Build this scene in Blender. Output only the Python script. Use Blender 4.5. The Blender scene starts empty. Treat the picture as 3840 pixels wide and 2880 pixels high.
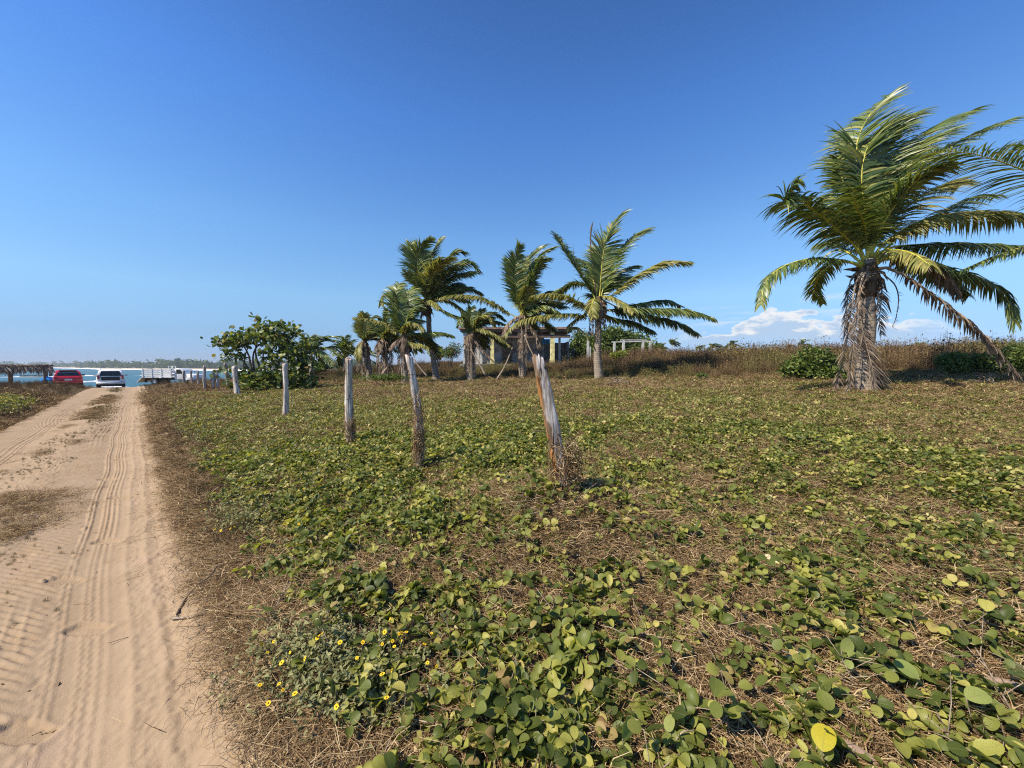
import bpy, math, random
import numpy as np
from mathutils import Vector, Matrix, Euler

rng = np.random.default_rng(7)
random.seed(7)
C = bpy.context.scene.collection
sc = bpy.context.scene

# ------------------------------------------------------------------ camera, world, sun, exposure
FPX = 1443.0                       # focal length in pixels of the 3840 px wide photograph
PITCH = math.atan(68 / FPX)
EYE = np.array([0.0, 0.0, 1.6])
cam_d = bpy.data.cameras.new('camera'); cam = bpy.data.objects.new('camera', cam_d); C.objects.link(cam)
cam_d.sensor_width = 36; cam_d.lens = 36 * FPX / 3840
cam_d.clip_start = 0.05; cam_d.clip_end = 20000
cam.location = EYE; cam.rotation_euler = (math.pi / 2 - PITCH, 0, 0)
sc.camera = cam

SUN_TO = Vector((-0.86, -0.46, 1.08)).normalized()      # towards the sun
sun_el = math.asin(SUN_TO.z)
sun_rot = math.atan2(SUN_TO.x, SUN_TO.y)
w = bpy.data.worlds.new('World'); sc.world = w; w.use_nodes = True
nt = w.node_tree; nt.nodes.clear()
def N(t, kind, **kw):
    n = t.nodes.new(kind)
    for k, v in kw.items():
        setattr(n, k, v)
    return n
out = N(nt, 'ShaderNodeOutputWorld'); bg = N(nt, 'ShaderNodeBackground')
sky = N(nt, 'ShaderNodeTexSky', sky_type='NISHITA', sun_disc=False, sun_elevation=sun_el, sun_rotation=sun_rot,
        air_density=1.0, dust_density=0.1, ozone_density=1.4, altitude=0)
bg.inputs['Strength'].default_value = 0.093
hsv = N(nt, 'ShaderNodeHueSaturation'); hsv.inputs['Saturation'].default_value = 1.0
# clear, deep blue air: the Nishita sky tinted by elevation, alike in every direction
tc0 = N(nt, 'ShaderNodeTexCoord'); sep0 = N(nt, 'ShaderNodeSeparateXYZ'); nt.links.new(tc0.outputs['Generated'], sep0.inputs[0])
gr = N(nt, 'ShaderNodeValToRGB'); ge = gr.color_ramp.elements
STOPS = [(0.0, (.33, .45, .93)), (.03, (.36, .50, .93)), (.07, (.43, .57, .86)), (.16, (.68, .88, 1.04)), (.30, (.70, 1.01, 1.26)), (.52, (.52, .91, 1.42)), (.70, (.39, .68, 1.10)), (1.0, (.36, .66, 1.06))]
while len(ge) < len(STOPS): ge.new(.5)
for e_, (p_, c_) in zip(ge, STOPS): e_.position = p_; e_.color = (c_[0] / 1.5, c_[1] / 1.5, c_[2] / 1.5, 1)
nt.links.new(sep0.outputs['Z'], gr.inputs[0])
g1 = N(nt, 'ShaderNodeMix', data_type='RGBA', blend_type='MULTIPLY'); g1.inputs['Factor'].default_value = 1
nt.links.new(sky.outputs[0], g1.inputs['A']); nt.links.new(gr.outputs[0], g1.inputs['B'])
g2 = N(nt, 'ShaderNodeMix', data_type='RGBA', blend_type='MULTIPLY'); g2.inputs['Factor'].default_value = 1
nt.links.new(g1.outputs['Result'], g2.inputs['A']); g2.inputs['B'].default_value = (1.5, 1.5, 1.5, 1)
nt.links.new(g2.outputs['Result'], hsv.inputs['Color'])
# low cumulus along the inland horizon: noise on azimuth / elevation
tc = N(nt, 'ShaderNodeTexCoord'); sep = N(nt, 'ShaderNodeSeparateXYZ')
nt.links.new(tc.outputs['Generated'], sep.inputs[0])
def math_n(t, op, a=None, b=None, c=None, clamp=False):
    n = t.nodes.new('ShaderNodeMath'); n.operation = op; n.use_clamp = clamp
    for i, v in enumerate((a, b, c)):
        if v is None: continue
        if isinstance(v, (int, float)): n.inputs[i].default_value = v
        else: t.links.new(v, n.inputs[i])
    return n.outputs[0]
def mrange(t, v, a, b, c=0.0, d=1.0, smooth=True):
    n = t.nodes.new('ShaderNodeMapRange'); n.clamp = True
    if smooth: n.interpolation_type = 'SMOOTHSTEP'
    t.links.new(v, n.inputs['Value'])
    n.inputs['From Min'].default_value = a; n.inputs['From Max'].default_value = b
    n.inputs['To Min'].default_value = c; n.inputs['To Max'].default_value = d
    return n.outputs['Result']
az = math_n(nt, 'ARCTAN2', sep.outputs['X'], sep.outputs['Y'])
el = sep.outputs['Z']
def cloud_noise(sx, sy, detail, off, rough=.55):
    cmb = N(nt, 'ShaderNodeCombineXYZ')
    nt.links.new(math_n(nt, 'MULTIPLY', az, sx), cmb.inputs[0])
    nt.links.new(math_n(nt, 'MULTIPLY', el, sy), cmb.inputs[1])
    cmb.inputs[2].default_value = off
    nz = N(nt, 'ShaderNodeTexNoise'); nz.inputs['Scale'].default_value = 1
    nz.inputs['Detail'].default_value = detail; nz.inputs['Roughness'].default_value = rough
    nt.links.new(cmb.outputs[0], nz.inputs['Vector'])
    return nz.outputs['Fac']
n1 = cloud_noise(9, 22, 6, 3.1)
n2 = cloud_noise(26, 60, 5, 8.2)
top = math_n(nt, 'ADD', math_n(nt, 'MULTIPLY', n1, 0.16), math_n(nt, 'MULTIPLY', n2, 0.045))      # height of the cloud tops
envel = math_n(nt, 'MULTIPLY', mrange(nt, az, 0.36, 0.50), mrange(nt, az, 0.92, 0.74))
envel = math_n(nt, 'MAXIMUM', envel, mrange(nt, az, 1.0, 1.5, 0, .8))
toph = math_n(nt, 'SUBTRACT', math_n(nt, 'MULTIPLY', top, math_n(nt, 'ADD', math_n(nt, 'MULTIPLY', envel, 0.34), 0.64)), 0.002)
dtop = math_n(nt, 'SUBTRACT', toph, el)
body = math_n(nt, 'MULTIPLY', mrange(nt, dtop, 0.0, 0.008), mrange(nt, dtop, 0.085, 0.020))
wisp = math_n(nt, 'MULTIPLY', mrange(nt, cloud_noise(7, 70, 5, 5.5), 0.5, 0.78), mrange(nt, el, 0.20, 0.06))
cf = math_n(nt, 'MAXIMUM', math_n(nt, 'MULTIPLY', body, 0.95), math_n(nt, 'MULTIPLY', wisp, 0.75))
cf = math_n(nt, 'MULTIPLY', cf, math_n(nt, 'MULTIPLY', envel, 1.0))
cbright = mrange(nt, dtop, 0.03, 0.004, 0.70, 1.0)
ccol = N(nt, 'ShaderNodeMix', data_type='RGBA')
ccol.inputs['A'].default_value = (3.3, 4.3, 5.7, 1); ccol.inputs['B'].default_value = (6.1, 6.2, 6.3, 1)
nt.links.new(mrange(nt, math_n(nt, 'ADD', dtop, math_n(nt, 'MULTIPLY', math_n(nt, 'SUBTRACT', n2, .5), .06)), 0.026, 0.004), ccol.inputs['Factor'])
smix = N(nt, 'ShaderNodeMix', data_type='RGBA')
nt.links.new(cf, smix.inputs['Factor']); nt.links.new(hsv.outputs[0], smix.inputs['A']); nt.links.new(ccol.outputs['Result'], smix.inputs['B'])
nt.links.new(smix.outputs['Result'], bg.inputs['Color']); nt.links.new(bg.outputs[0], out.inputs['Surface'])

sd = bpy.data.lights.new('sun', 'SUN'); so = bpy.data.objects.new('sun', sd); C.objects.link(so)
sd.energy = 4.5; sd.angle = math.radians(0.55); sd.color = (1.0, 0.90, 0.745)
so.rotation_euler = SUN_TO.to_track_quat('Z', 'Y').to_euler(); so.location = (-30, -20, 40)
sc.view_settings.view_transform = 'Standard'; sc.view_settings.look = 'None'
sc.view_settings.exposure = 0.67; sc.view_settings.gamma = 1.0; sc.view_settings.use_curve_mapping = False
sc.render.engine = 'CYCLES'
sc.cycles.max_bounces = 5; sc.cycles.diffuse_bounces = 2; sc.cycles.glossy_bounces = 2
sc.cycles.transmission_bounces = 3; sc.cycles.transparent_max_bounces = 8; sc.cycles.volume_bounces = 0
sc.cycles.use_denoising = False; sc.cycles.filter_width = 1.15
sc.cycles.caustics_reflective = False; sc.cycles.caustics_refractive = False

# ------------------------------------------------------------------ helpers
_F = np.array([0, math.cos(PITCH), -math.sin(PITCH)]); _U = np.array([0, math.sin(PITCH), math.cos(PITCH)])
def ray(px, py):
    return _F + np.array([(px - 1920) / FPX, 0, 0]) + _U * (1440 - py) / FPX
def at(px, py, depth):
    """point seen at photograph pixel (px, py) whose distance along +Y is depth"""
    r = ray(px, py); return EYE + r * (depth / r[1])

U2 = np.array([-0.70, 0.714]); N2 = np.array([0.714, 0.70])       # along the road / to its right
def sd_of(x, y): return x * U2[0] + y * U2[1], x * N2[0] + y * N2[1]
_M = np.linalg.inv(np.array([U2, N2]))
def xy_of(s, d): return _M[0, 0] * s + _M[0, 1] * d, _M[1, 0] * s + _M[1, 1] * d
def sstep(a, b, x):
    t = np.clip((x - a) / (b - a), 0, 1); return t * t * (3 - 2 * t)

# value noise
_perm = np.random.default_rng(3).random((256, 256))
def vnoise(x, y):
    x = np.asarray(x, float); y = np.asarray(y, float)
    xi = np.floor(x).astype(int); yi = np.floor(y).astype(int)
    fx = x - xi; fy = y - yi; fx = fx * fx * (3 - 2 * fx); fy = fy * fy * (3 - 2 * fy)
    a = _perm[xi % 256, yi % 256]; b = _perm[(xi + 1) % 256, yi % 256]
    c = _perm[xi % 256, (yi + 1) % 256]; d = _perm[(xi + 1) % 256, (yi + 1) % 256]
    return (a * (1 - fx) + b * fx) * (1 - fy) + (c * (1 - fx) + d * fx) * fy
def fbm(x, y, o=4):
    s = 0; a = .5; t = 0
    for i in range(o):
        s = s + a * vnoise(x * 2 ** i + 17.3 * i, y * 2 ** i + 5.1 * i); t += a; a *= .5
    return s / t

def height(x, y):
    x = np.asarray(x, float); y = np.asarray(y, float)
    s, d = sd_of(x, y)
    hr = np.interp(d, [0.1, .5, 2.6, 6, 12, 16, 22, 28, 40], [0, .10, .30, .52, .80, 1.02, 1.42, 1.72, 1.9])
    hl = 0.42 * sstep(-2.3, -4.0, d) - 0.5 * sstep(-7, -16, d)
    h = np.where(d > 0, hr, hl)
    drop = np.interp(s, [-50, 38, 44, 50, 60, 75, 90, 120], [0, 0, -.12, -.36, -.80, -1.35, -4.4, -6])
    veg = sstep(.15, .8, d) + sstep(-2.4, -3.0, d)
    bump = (fbm(x * .6, y * .6, 3) - .5) * .16 + (fbm(x * 2.2 + 9, y * 2.2, 3) - .5) * .09
    h = h + .19 * np.exp(-(((x - .42) / .8) ** 2 + ((y - 3.25) / .6) ** 2))
    return h * (1 - .5 * sstep(42, 60, s)) + drop + bump * np.clip(veg, 0, 1)
def hit(px, py, off=0.0):
    r = ray(px, py); r = r / np.linalg.norm(r)
    ts = np.geomspace(0.8, 400, 4000)
    P = EYE[None] + ts[:, None] * r[None]
    below = P[:, 2] <= height(P[:, 0], P[:, 1]) + off
    return P[np.argmax(below)] if below.any() else P[-1]
def H1(x, y): return float(height(x, y))

class MB:
    def __init__(s): s.v = []; s.f = []; s.m = []; s.n = 0; s.a = []; s.uv = []
    def add(s, V, F, mi=0, rnd=0.0):
        V = np.asarray(V, float); s.v.append(V); off = s.n
        s.f.extend([tuple(i + off for i in f) for f in F]); s.m.extend([mi] * len(F))
        s.a.append(np.full(len(V), rnd) if np.isscalar(rnd) else np.asarray(rnd)); s.n += len(V)
    def box(s, c, size, rot=None, mi=0, taper=1.0, rnd=0.0):
        sx, sy, sz = np.array(size) / 2
        V = np.array([[-sx, -sy, -sz], [sx, -sy, -sz], [sx, sy, -sz], [-sx, sy, -sz],
                      [-sx * taper, -sy * taper, sz], [sx * taper, -sy * taper, sz], [sx * taper, sy * taper, sz], [-sx * taper, sy * taper, sz]])
        if rot is not None: V = V @ np.array(Euler(rot).to_matrix()).T
        s.add(V + np.asarray(c), [(0, 3, 2, 1), (4, 5, 6, 7), (0, 1, 5, 4), (1, 2, 6, 5), (2, 3, 7, 6), (3, 0, 4, 7)], mi, rnd)
    def tube(s, P, R, n=6, mi=0, caps=True, rnd=0.0, jit=0.0):
        P = np.asarray(P, float); R = np.broadcast_to(np.asarray(R, float), (len(P),))
        T = np.gradient(P, axis=0); T /= np.linalg.norm(T, axis=1)[:, None] + 1e-9
        ref = np.array([0, 0, 1.0]) if abs(T[0][2]) < .9 else np.array([1.0, 0, 0])
        V = []; side = np.cross(T[0], ref); side /= np.linalg.norm(side)
        for p, t, r in zip(P, T, R):
            side = side - t * (side @ t); side /= np.linalg.norm(side) + 1e-9
            up = np.cross(t, side); an = np.arange(n) * 2 * math.pi / n
            rr = r * (1 + jit * (rng.random(n) - .5)) if jit else np.full(n, r)
            V.append(p + np.outer(np.cos(an) * rr, side) + np.outer(np.sin(an) * rr, up))
        V = np.concatenate(V); F = []
        for i in range(len(P) - 1):
            for j in range(n):
                k = (j + 1) % n
                F.append((i * n + j, i * n + k, (i + 1) * n + k, (i + 1) * n + j))
        if caps:
            F.append(tuple(range(n - 1, -1, -1))); F.append(tuple((len(P) - 1) * n + j for j in range(n)))
        s.add(V, F, mi, rnd)
    def lathe(s, prof, axis_o, axis=(0, 0, 1), n=16, mi=0):
        ax = Vector(axis).normalized(); q = ax.to_track_quat('Z', 'Y').to_matrix()
        V = []; F = []
        for r, z in prof:
            for j in range(n):
                a = j * 2 * math.pi / n
                V.append(np.array(q @ Vector((r * math.cos(a), r * math.sin(a), z))) + np.asarray(axis_o))
        for i in range(len(prof) - 1):
            for j in range(n):
                k = (j + 1) % n; F.append((i * n + j, i * n + k, (i + 1) * n + k, (i + 1) * n + j))
        s.add(V, F, mi)
    def mesh(s, name, mats, smooth=False, uv=None):
        V = np.concatenate(s.v); me = bpy.data.meshes.new(name)
        me.from_pydata(V.tolist(), [], s.f)
        for m in (mats if isinstance(mats, (list, tuple)) else [mats]): me.materials.append(m)
        if len(set(s.m)) > 1: me.polygons.foreach_set('material_index', s.m)
        at_ = me.attributes.new('rnd', 'FLOAT', 'POINT'); at_.data.foreach_set('value', np.concatenate(s.a).astype(np.float32))
        if uv is not None:
            l = me.uv_layers.new(name='UVMap'); idx = np.zeros(len(me.loops), int); me.loops.foreach_get('vertex_index', idx)
            l.data.foreach_set('uv', np.asarray(uv)[idx].astype(np.float32).ravel())
        if smooth: me.polygons.foreach_set('use_smooth', [True] * len(me.polygons))
        me.update(); return me
    def obj(s, name, mats, parent=None, smooth=False, loc=None, uv=None, kind=None):
        """link as ONE object; vertices are given in world space, origin goes to loc (or to the parent's)"""
        o = bpy.data.objects.new(name, None if s.n == 0 else s.mesh(name, mats, smooth, uv)); C.objects.link(o)
        base = None
        if loc is not None: base = np.asarray(loc, float)
        if base is not None:
            o.data.transform(Matrix.Translation(Vector(-base))); o.location = base
        if parent is not None:
            o.parent = parent
            if base is None:
                o.data.transform(Matrix.Translation(-Vector(wloc(parent))))
            else: o.location = Vector(base) - Vector(wloc(parent))
        if kind: o['kind'] = kind
        return o
def wloc(o):
    l = Vector(o.location)
    while o.parent: o = o.parent; l += Vector(o.location)
    return l
def thing(name, label, cat, loc=(0, 0, 0), group=None):
    o = bpy.data.objects.new(name, None); C.objects.link(o); o.location = loc; o.empty_display_size = .1
    tag(o, label, cat, group); return o
def tag(o, label, cat, group=None, kind=None):
    o['label'] = label; o['category'] = cat
    if group: o['group'] = group
    if kind: o['kind'] = kind
    return o

# ------------------------------------------------------------------ materials
def new_mat(name):
    m = bpy.data.materials.new(name); m.use_nodes = True; t = m.node_tree; t.nodes.clear()
    o = N(t, 'ShaderNodeOutputMaterial'); return m, t, o
def ramp(t, fac, stops, interp='LINEAR'):
    n = N(t, 'ShaderNodeValToRGB'); n.color_ramp.interpolation = interp
    e = n.color_ramp.elements
    while len(e) < len(stops): e.new(.5)
    for i, (p, c) in enumerate(stops):
        e[i].position = p; e[i].color = (*c, 1)
    t.links.new(fac, n.inputs[0]); return n.outputs[0]
def noise(t, scale, detail=4, coord='Object', rough=.55, stretch=None, obj=None):
    c = N(t, 'ShaderNodeTexCoord'); v = c.outputs[coord]
    if stretch:
        mp = N(t, 'ShaderNodeMapping'); mp.inputs['Scale'].default_value = stretch; t.links.new(v, mp.inputs[0]); v = mp.outputs[0]
    n = N(t, 'ShaderNodeTexNoise'); n.inputs['Scale'].default_value = scale; n.inputs['Detail'].default_value = detail
    n.inputs['Roughness'].default_value = rough
    t.links.new(v, n.inputs['Vector']); return n.outputs['Fac']
def mixc(t, fac, a, b, mode='MIX'):
    n = N(t, 'ShaderNodeMix', data_type='RGBA', blend_type=mode)
    for s_, v in (('Factor', fac), ('A', a), ('B', b)):
        if isinstance(v, (int, float)): n.inputs[s_].default_value = v
        elif isinstance(v, tuple): n.inputs[s_].default_value = (*v, 1)
        else: t.links.new(v, n.inputs[s_])
    return n.outputs['Result']
def bump(t, h, strength=.5, dist=.01):
    b = N(t, 'ShaderNodeBump'); b.inputs['Strength'].default_value = strength; b.inputs['Distance'].default_value = dist
    t.links.new(h, b.inputs['Height']); return b.outputs[0]
def principled(t, o, col, rough=.7, spec=.3, normal=None, metal=0.0):
    p = N(t, 'ShaderNodeBsdfPrincipled')
    if isinstance(col, tuple): p.inputs['Base Color'].default_value = (*col, 1)
    else: t.links.new(col, p.inputs['Base Color'])
    if isinstance(rough, (int, float)): p.inputs['Roughness'].default_value = rough
    else: t.links.new(rough, p.inputs['Roughness'])
    p.inputs['Specular IOR Level'].default_value = spec; p.inputs['Metallic'].default_value = metal
    if normal is not None: t.links.new(normal, p.inputs['Normal'])
    t.links.new(p.outputs[0], o.inputs['Surface']); return p
def rnd_of(t):
    a = N(t, 'ShaderNodeAttribute', attribute_name='rnd'); oi = N(t, 'ShaderNodeObjectInfo')
    s_ = math_n(t, 'ADD', a.outputs['Fac'], oi.outputs['Random'])
    return math_n(t, 'FRACT', s_)
def straw_mat(name, stops):
    m, t, o = new_mat(name); d = N(t, 'ShaderNodeBsdfDiffuse'); t.links.new(ramp(t, rnd_of(t), stops), d.inputs['Color']); t.links.new(d.outputs[0], o.inputs['Surface']); return m
def leaf_mat(name, stops, rough=.5, spec=.35, trans=.3, vein=False, mottling=.0, tcol=(1.3, 1.35, .55)):
    m, t, o = new_mat(name); r = rnd_of(t); col = ramp(t, r, stops)
    nm = None
    if vein:
        tcn = N(t, 'ShaderNodeTexCoord'); sp = N(t, 'ShaderNodeSeparateXYZ'); t.links.new(tcn.outputs['UV'], sp.inputs[0])
        ax = math_n(t, 'ABSOLUTE', math_n(t, 'SUBTRACT', sp.outputs[0], .5))
        mid = mrange(t, ax, .035, .012)
        ph = math_n(t, 'SUBTRACT', math_n(t, 'MULTIPLY', sp.outputs[1], 7.0), math_n(t, 'MULTIPLY', ax, 6.5))
        lat = mrange(t, math_n(t, 'ABSOLUTE', math_n(t, 'SUBTRACT', math_n(t, 'FRACT', ph), .5)), .09, .02)
        vf = math_n(t, 'MAXIMUM', mid, math_n(t, 'MULTIPLY', lat, .65))
        nz = noise(t, 9, 4, 'UV')
        col = mixc(t, mrange(t, nz, .35, .75, 0, .35), col, mixc(t, 1.0, col, (.55, .62, .5), 'MULTIPLY'))
        spot = noise(t, 5, 5, 'UV', .7)
        col = mixc(t, mrange(t, spot, .68, .74, 0, .55), col, (.16, .10, .045))
        col = mixc(t, math_n(t, 'MULTIPLY', vf, .34), col, (.24, .24, .085))
        nm = bump(t, vf, .35, .002)
    p = principled(t, o, col, rough, spec, nm)
    tr = N(t, 'ShaderNodeBsdfTranslucent'); t.links.new(mixc(t, 1.0, col, tcol, 'MULTIPLY'), tr.inputs['Color'])
    mx = N(t, 'ShaderNodeMixShader'); mx.inputs[0].default_value = trans
    t.links.new(p.outputs[0], mx.inputs[1]); t.links.new(tr.outputs[0], mx.inputs[2]); t.links.new(mx.outputs[0], o.inputs['Surface'])
    return m
def plain(name, col, rough=.6, spec=.35, metal=0.0, nscale=None, namt=.25, stretch=None):
    m, t, o = new_mat(name)
    if nscale:
        nz = noise(t, nscale, 5, stretch=stretch)
        c = mixc(t, mrange(t, nz, .3, .7), tuple(x * (1 - namt) for x in col), tuple(min(1, x * (1 + namt)) for x in col))
        principled(t, o, c, rough, spec, bump(t, nz, .3, .01), metal)
    else: principled(t, o, col, rough, spec, None, metal)
    return m
M = {}
VINE = [(0, (.058, .08, .014)), (.25, (.115, .145, .027)), (.52, (.185, .21, .042)), (.74, (.28, .285, .06)), (.88, (.42, .40, .085)), (.95, (.54, .47, .13)), (1, (.33, .21, .095))]
M['vine'] = leaf_mat('vine_leaf', VINE, .46, .33, .36, vein=True)
M['vine_small'] = leaf_mat('vine_leaf_small', [(0, (.065, .085, .017)), (.32, (.14, .165, .033)), (.58, (.225, .23, .052)), (.78, (.34, .31, .08)), (.92, (.50, .43, .15)), (1, (.36, .23, .11))], .45, .4, .3)
M['yellow_leaf'] = leaf_mat('yellow_leaf', [(0, (.50, .42, .03)), (1, (.56, .46, .045))], .5, .3, .35, vein=True)
M['pale_leaf'] = leaf_mat('pale_leaf', [(0, (.24, .30, .075)), (1, (.33, .35, .10))], .45, .4, .35, vein=True)
M['straw'] = straw_mat('straw', [(0, (.045, .025, .013)), (.22, (.12, .072, .036)), (.52, (.255, .165, .083)), (.8, (.40, .28, .145)), (1, (.54, .42, .25))])
M['drygrass'] = straw_mat('dry_grass', [(0, (.085, .095, .026)), (.4, (.17, .165, .05)), (.7, (.29, .235, .088)), (1, (.14, .165, .04))])
M['brush'] = straw_mat('brush', [(0, (.05, .028, .016)), (.4, (.115, .075, .040)), (.75, (.185, .127, .066)), (1, (.27, .195, .11))])
M['brush2'] = straw_mat('brush_olive', [(0, (.06, .055, .024)), (.4, (.125, .11, .042)), (.75, (.185, .165, .06)), (1, (.28, .22, .10))])
M['daisy_leaf'] = leaf_mat('daisy_leaf', [(0, (.14, .145, .058)), (.6, (.25, .25, .105)), (1, (.36, .34, .16))], .6, .25, .2)
M['petal'] = plain('petal', (.80, .52, .02), .6, .2)
M['disc'] = plain('flower_disc', (.22, .07, .01), .8, .1)
M['grape'] = leaf_mat('sea_grape_leaf', [(0, (.045, .075, .016)), (.4, (.085, .125, .027)), (.75, (.17, .21, .05)), (.95, (.36, .37, .10)), (1, (.32, .18, .06))], .45, .35, .28)
M['bush'] = leaf_mat('bush_leaf', [(0, (.05, .085, .016)), (.5, (.10, .15, .028)), (1, (.21, .24, .055))], .5, .35, .28)
M['bushlime'] = leaf_mat('bush_leaf_lime', [(0, (.17, .22, .03)), (1, (.33, .33, .06))], .5, .3, .3)
M['redflower'] = plain('red_bloom', (.55, .05, .05), .6, .2)
M['frond'] = leaf_mat('palm_leaflet', [(0, (.045, .08, .022)), (.35, (.095, .145, .034)), (.7, (.175, .22, .048)), (.92, (.29, .30, .075)), (1, (.36, .32, .11))], .38, .5, .24)
M['frondyellow'] = leaf_mat('palm_leaflet_yellowing', [(0, (.17, .19, .05)), (.5, (.28, .27, .07)), (1, (.40, .34, .11))], .45, .4, .3)
M['frondbrown'] = leaf_mat('palm_leaflet_dead', [(0, (.12, .085, .06)), (.5, (.235, .175, .125)), (1, (.38, .30, .22))], .8, .2, .12, tcol=(1, .85, .6))
M['rachis'] = plain('palm_rachis', (.50, .45, .06), .45, .4, nscale=6, namt=.3)
M['rachisdead'] = plain('palm_rachis_dead', (.36, .27, .19), .7, .2, nscale=9, namt=.35)
M['fibre'] = plain('palm_fibre', (.135, .095, .06), .9, .1, nscale=18, namt=.6, stretch=(1, 1, .25))

def trunk_mat():
    m, t, o = new_mat('palm_trunk')
    c = N(t, 'ShaderNodeTexCoord'); sp = N(t, 'ShaderNodeSeparateXYZ'); t.links.new(c.outputs['Object'], sp.inputs[0])
    nz = noise(t, 3.5, 5); nf = noise(t, 22, 4, stretch=(1, 1, .3))
    zz = math_n(t, 'ADD', math_n(t, 'MULTIPLY', sp.outputs[2], 11), math_n(t, 'MULTIPLY', nz, 1.4))
    fr = math_n(t, 'ABSOLUTE', math_n(t, 'SUBTRACT', math_n(t, 'FRACT', zz), .5))
    ring = mrange(t, fr, .40, .5)
    col = ramp(t, nf, [(.25, (.16, .12, .085)), (.5, (.30, .245, .185)), (.75, (.42, .36, .29))])
    col = mixc(t, math_n(t, 'MULTIPLY', ring, .6), col, (.10, .075, .055))
    h = math_n(t, 'SUBTRACT', math_n(t, 'MULTIPLY', nf, .4), ring)
    principled(t, o, col, .85, .15, bump(t, h, .8, .02)); return m
M['trunk'] = trunk_mat()
def wood_mat(name, a, b, c_, streak=30, bark=((.27, .185, .115), (.15, .098, .06))):
    m, t, o = new_mat(name)
    n1_ = noise(t, streak, 6, stretch=(1, 1, .06), rough=.65); n2_ = noise(t, 7, 5, stretch=(1, 1, .35), rough=.65)
    col = ramp(t, n1_, [(.30, c_), (.42, b), (.60, a)])
    bk = mixc(t, mrange(t, n1_, .38, .62), bark[1], bark[0])
    at_ = N(t, 'ShaderNodeAttribute', attribute_name='rnd')
    f = math_n(t, 'ADD', at_.outputs['Fac'], math_n(t, 'MULTIPLY', math_n(t, 'SUBTRACT', n2_, .5), 1.5))
    col = mixc(t, mrange(t, f, .38, .52), bk, col)
    crack = mrange(t, noise(t, streak * 1.3, 3, stretch=(1, 1, .035)), .60, .66)
    knot = mrange(t, noise(t, 11, 2, stretch=(1, 1, .6)), .70, .76)
    col = mixc(t, math_n(t, 'MAXIMUM', crack, knot), col, (.03, .022, .018))
    h = math_n(t, 'SUBTRACT', n1_, math_n(t, 'MAXIMUM', crack, knot))
    principled(t, o, col, .85, .15, bump(t, h, 1.0, .012)); return m
M['post'] = wood_mat('weathered_wood', (.66, .62, .57), (.36, .30, .245), (.17, .125, .09))
M['post_dark'] = wood_mat('weathered_wood_dark', (.42, .38, .34), (.24, .20, .17), (.12, .10, .08))
M['post_orange'] = wood_mat('orange_heartwood', (.50, .25, .085), (.40, .175, .055), (.24, .115, .055), 30, ((.42, .20, .07), (.34, .15, .05)))
M['twig'] = plain('twig', (.28, .22, .16), .85, .15, nscale=25, namt=.5)
M['twigdark'] = plain('twig_dark', (.13, .095, .07), .9, .1, nscale=25, namt=.5)
M['wire'] = plain('rusty_wire', (.07, .045, .035), .7, .4, .6)
M['paint_white'] = plain('white_paint', (.78, .78, .76), .35, .5)
M['paint_worn'] = plain('worn_white_paint', (.76, .75, .72), .55, .35, nscale=3, namt=.12)
M['paint_red'] = plain('red_paint', (.42, .012, .028), .28, .6)
M['glass'] = plain('car_glass', (.012, .015, .018), .08, .8)
M['rubber'] = plain('rubber', (.02, .02, .021), .85, .2)
M['black'] = plain('black_trim', (.03, .03, .032), .6, .3)
M['chrome'] = plain('steel', (.45, .46, .48), .3, .5, .9)
M['lamp_red'] = plain('tail_lamp', (.35, .02, .02), .25, .6)
M['lamp_clear'] = plain('clear_lamp', (.6, .6, .6), .2, .6)
M['plate'] = plain('number_plate', (.72, .72, .70), .4, .4)
M['plaster'] = plain('grey_plaster', (.31, .295, .275), .9, .1, nscale=1.1, namt=.45)
M['yellowcol'] = plain('yellow_limewash', (.72, .64, .30), .85, .15, nscale=3, namt=.3)
M['whitecol'] = plain('whitewash', (.50, .49, .45), .85, .15, nscale=2.5, namt=.2)
M['greywood'] = plain('grey_timber', (.36, .36, .33), .85, .15, nscale=4, namt=.3)
M['roofwood'] = plain('roof_timber', (.15, .105, .075), .85, .15, nscale=5, namt=.5)
M['rooftile'] = plain('roof_tile', (.26, .17, .115), .85, .15, nscale=3, namt=.45)
M['thatch'] = leaf_mat('thatch', [(0, (.085, .065, .05)), (.5, (.19, .155, .125)), (1, (.42, .37, .32))], .85, .1, .08, tcol=(1, .9, .7))
M['blue'] = plain('blue_tarp', (.02, .28, .72), .4, .4, nscale=4, namt=.2)
M['pod'] = plain('dry_pod', (.58, .50, .30), .7, .2, nscale=14, namt=.3)
M['podbrown'] = plain('brown_pod', (.30, .21, .15), .7, .2, nscale=14, namt=.3)
M['husk'] = plain('coconut_husk', (.20, .145, .09), .9, .1, nscale=14, namt=.45)
M['shell'] = plain('shell_bits', (.70, .62, .52), .7, .2)
M['farleaf'] = leaf_mat('far_foliage', [(0, (.045, .075, .025)), (.6, (.08, .115, .035)), (1, (.13, .16, .055))], .7, .2, .2)

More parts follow.
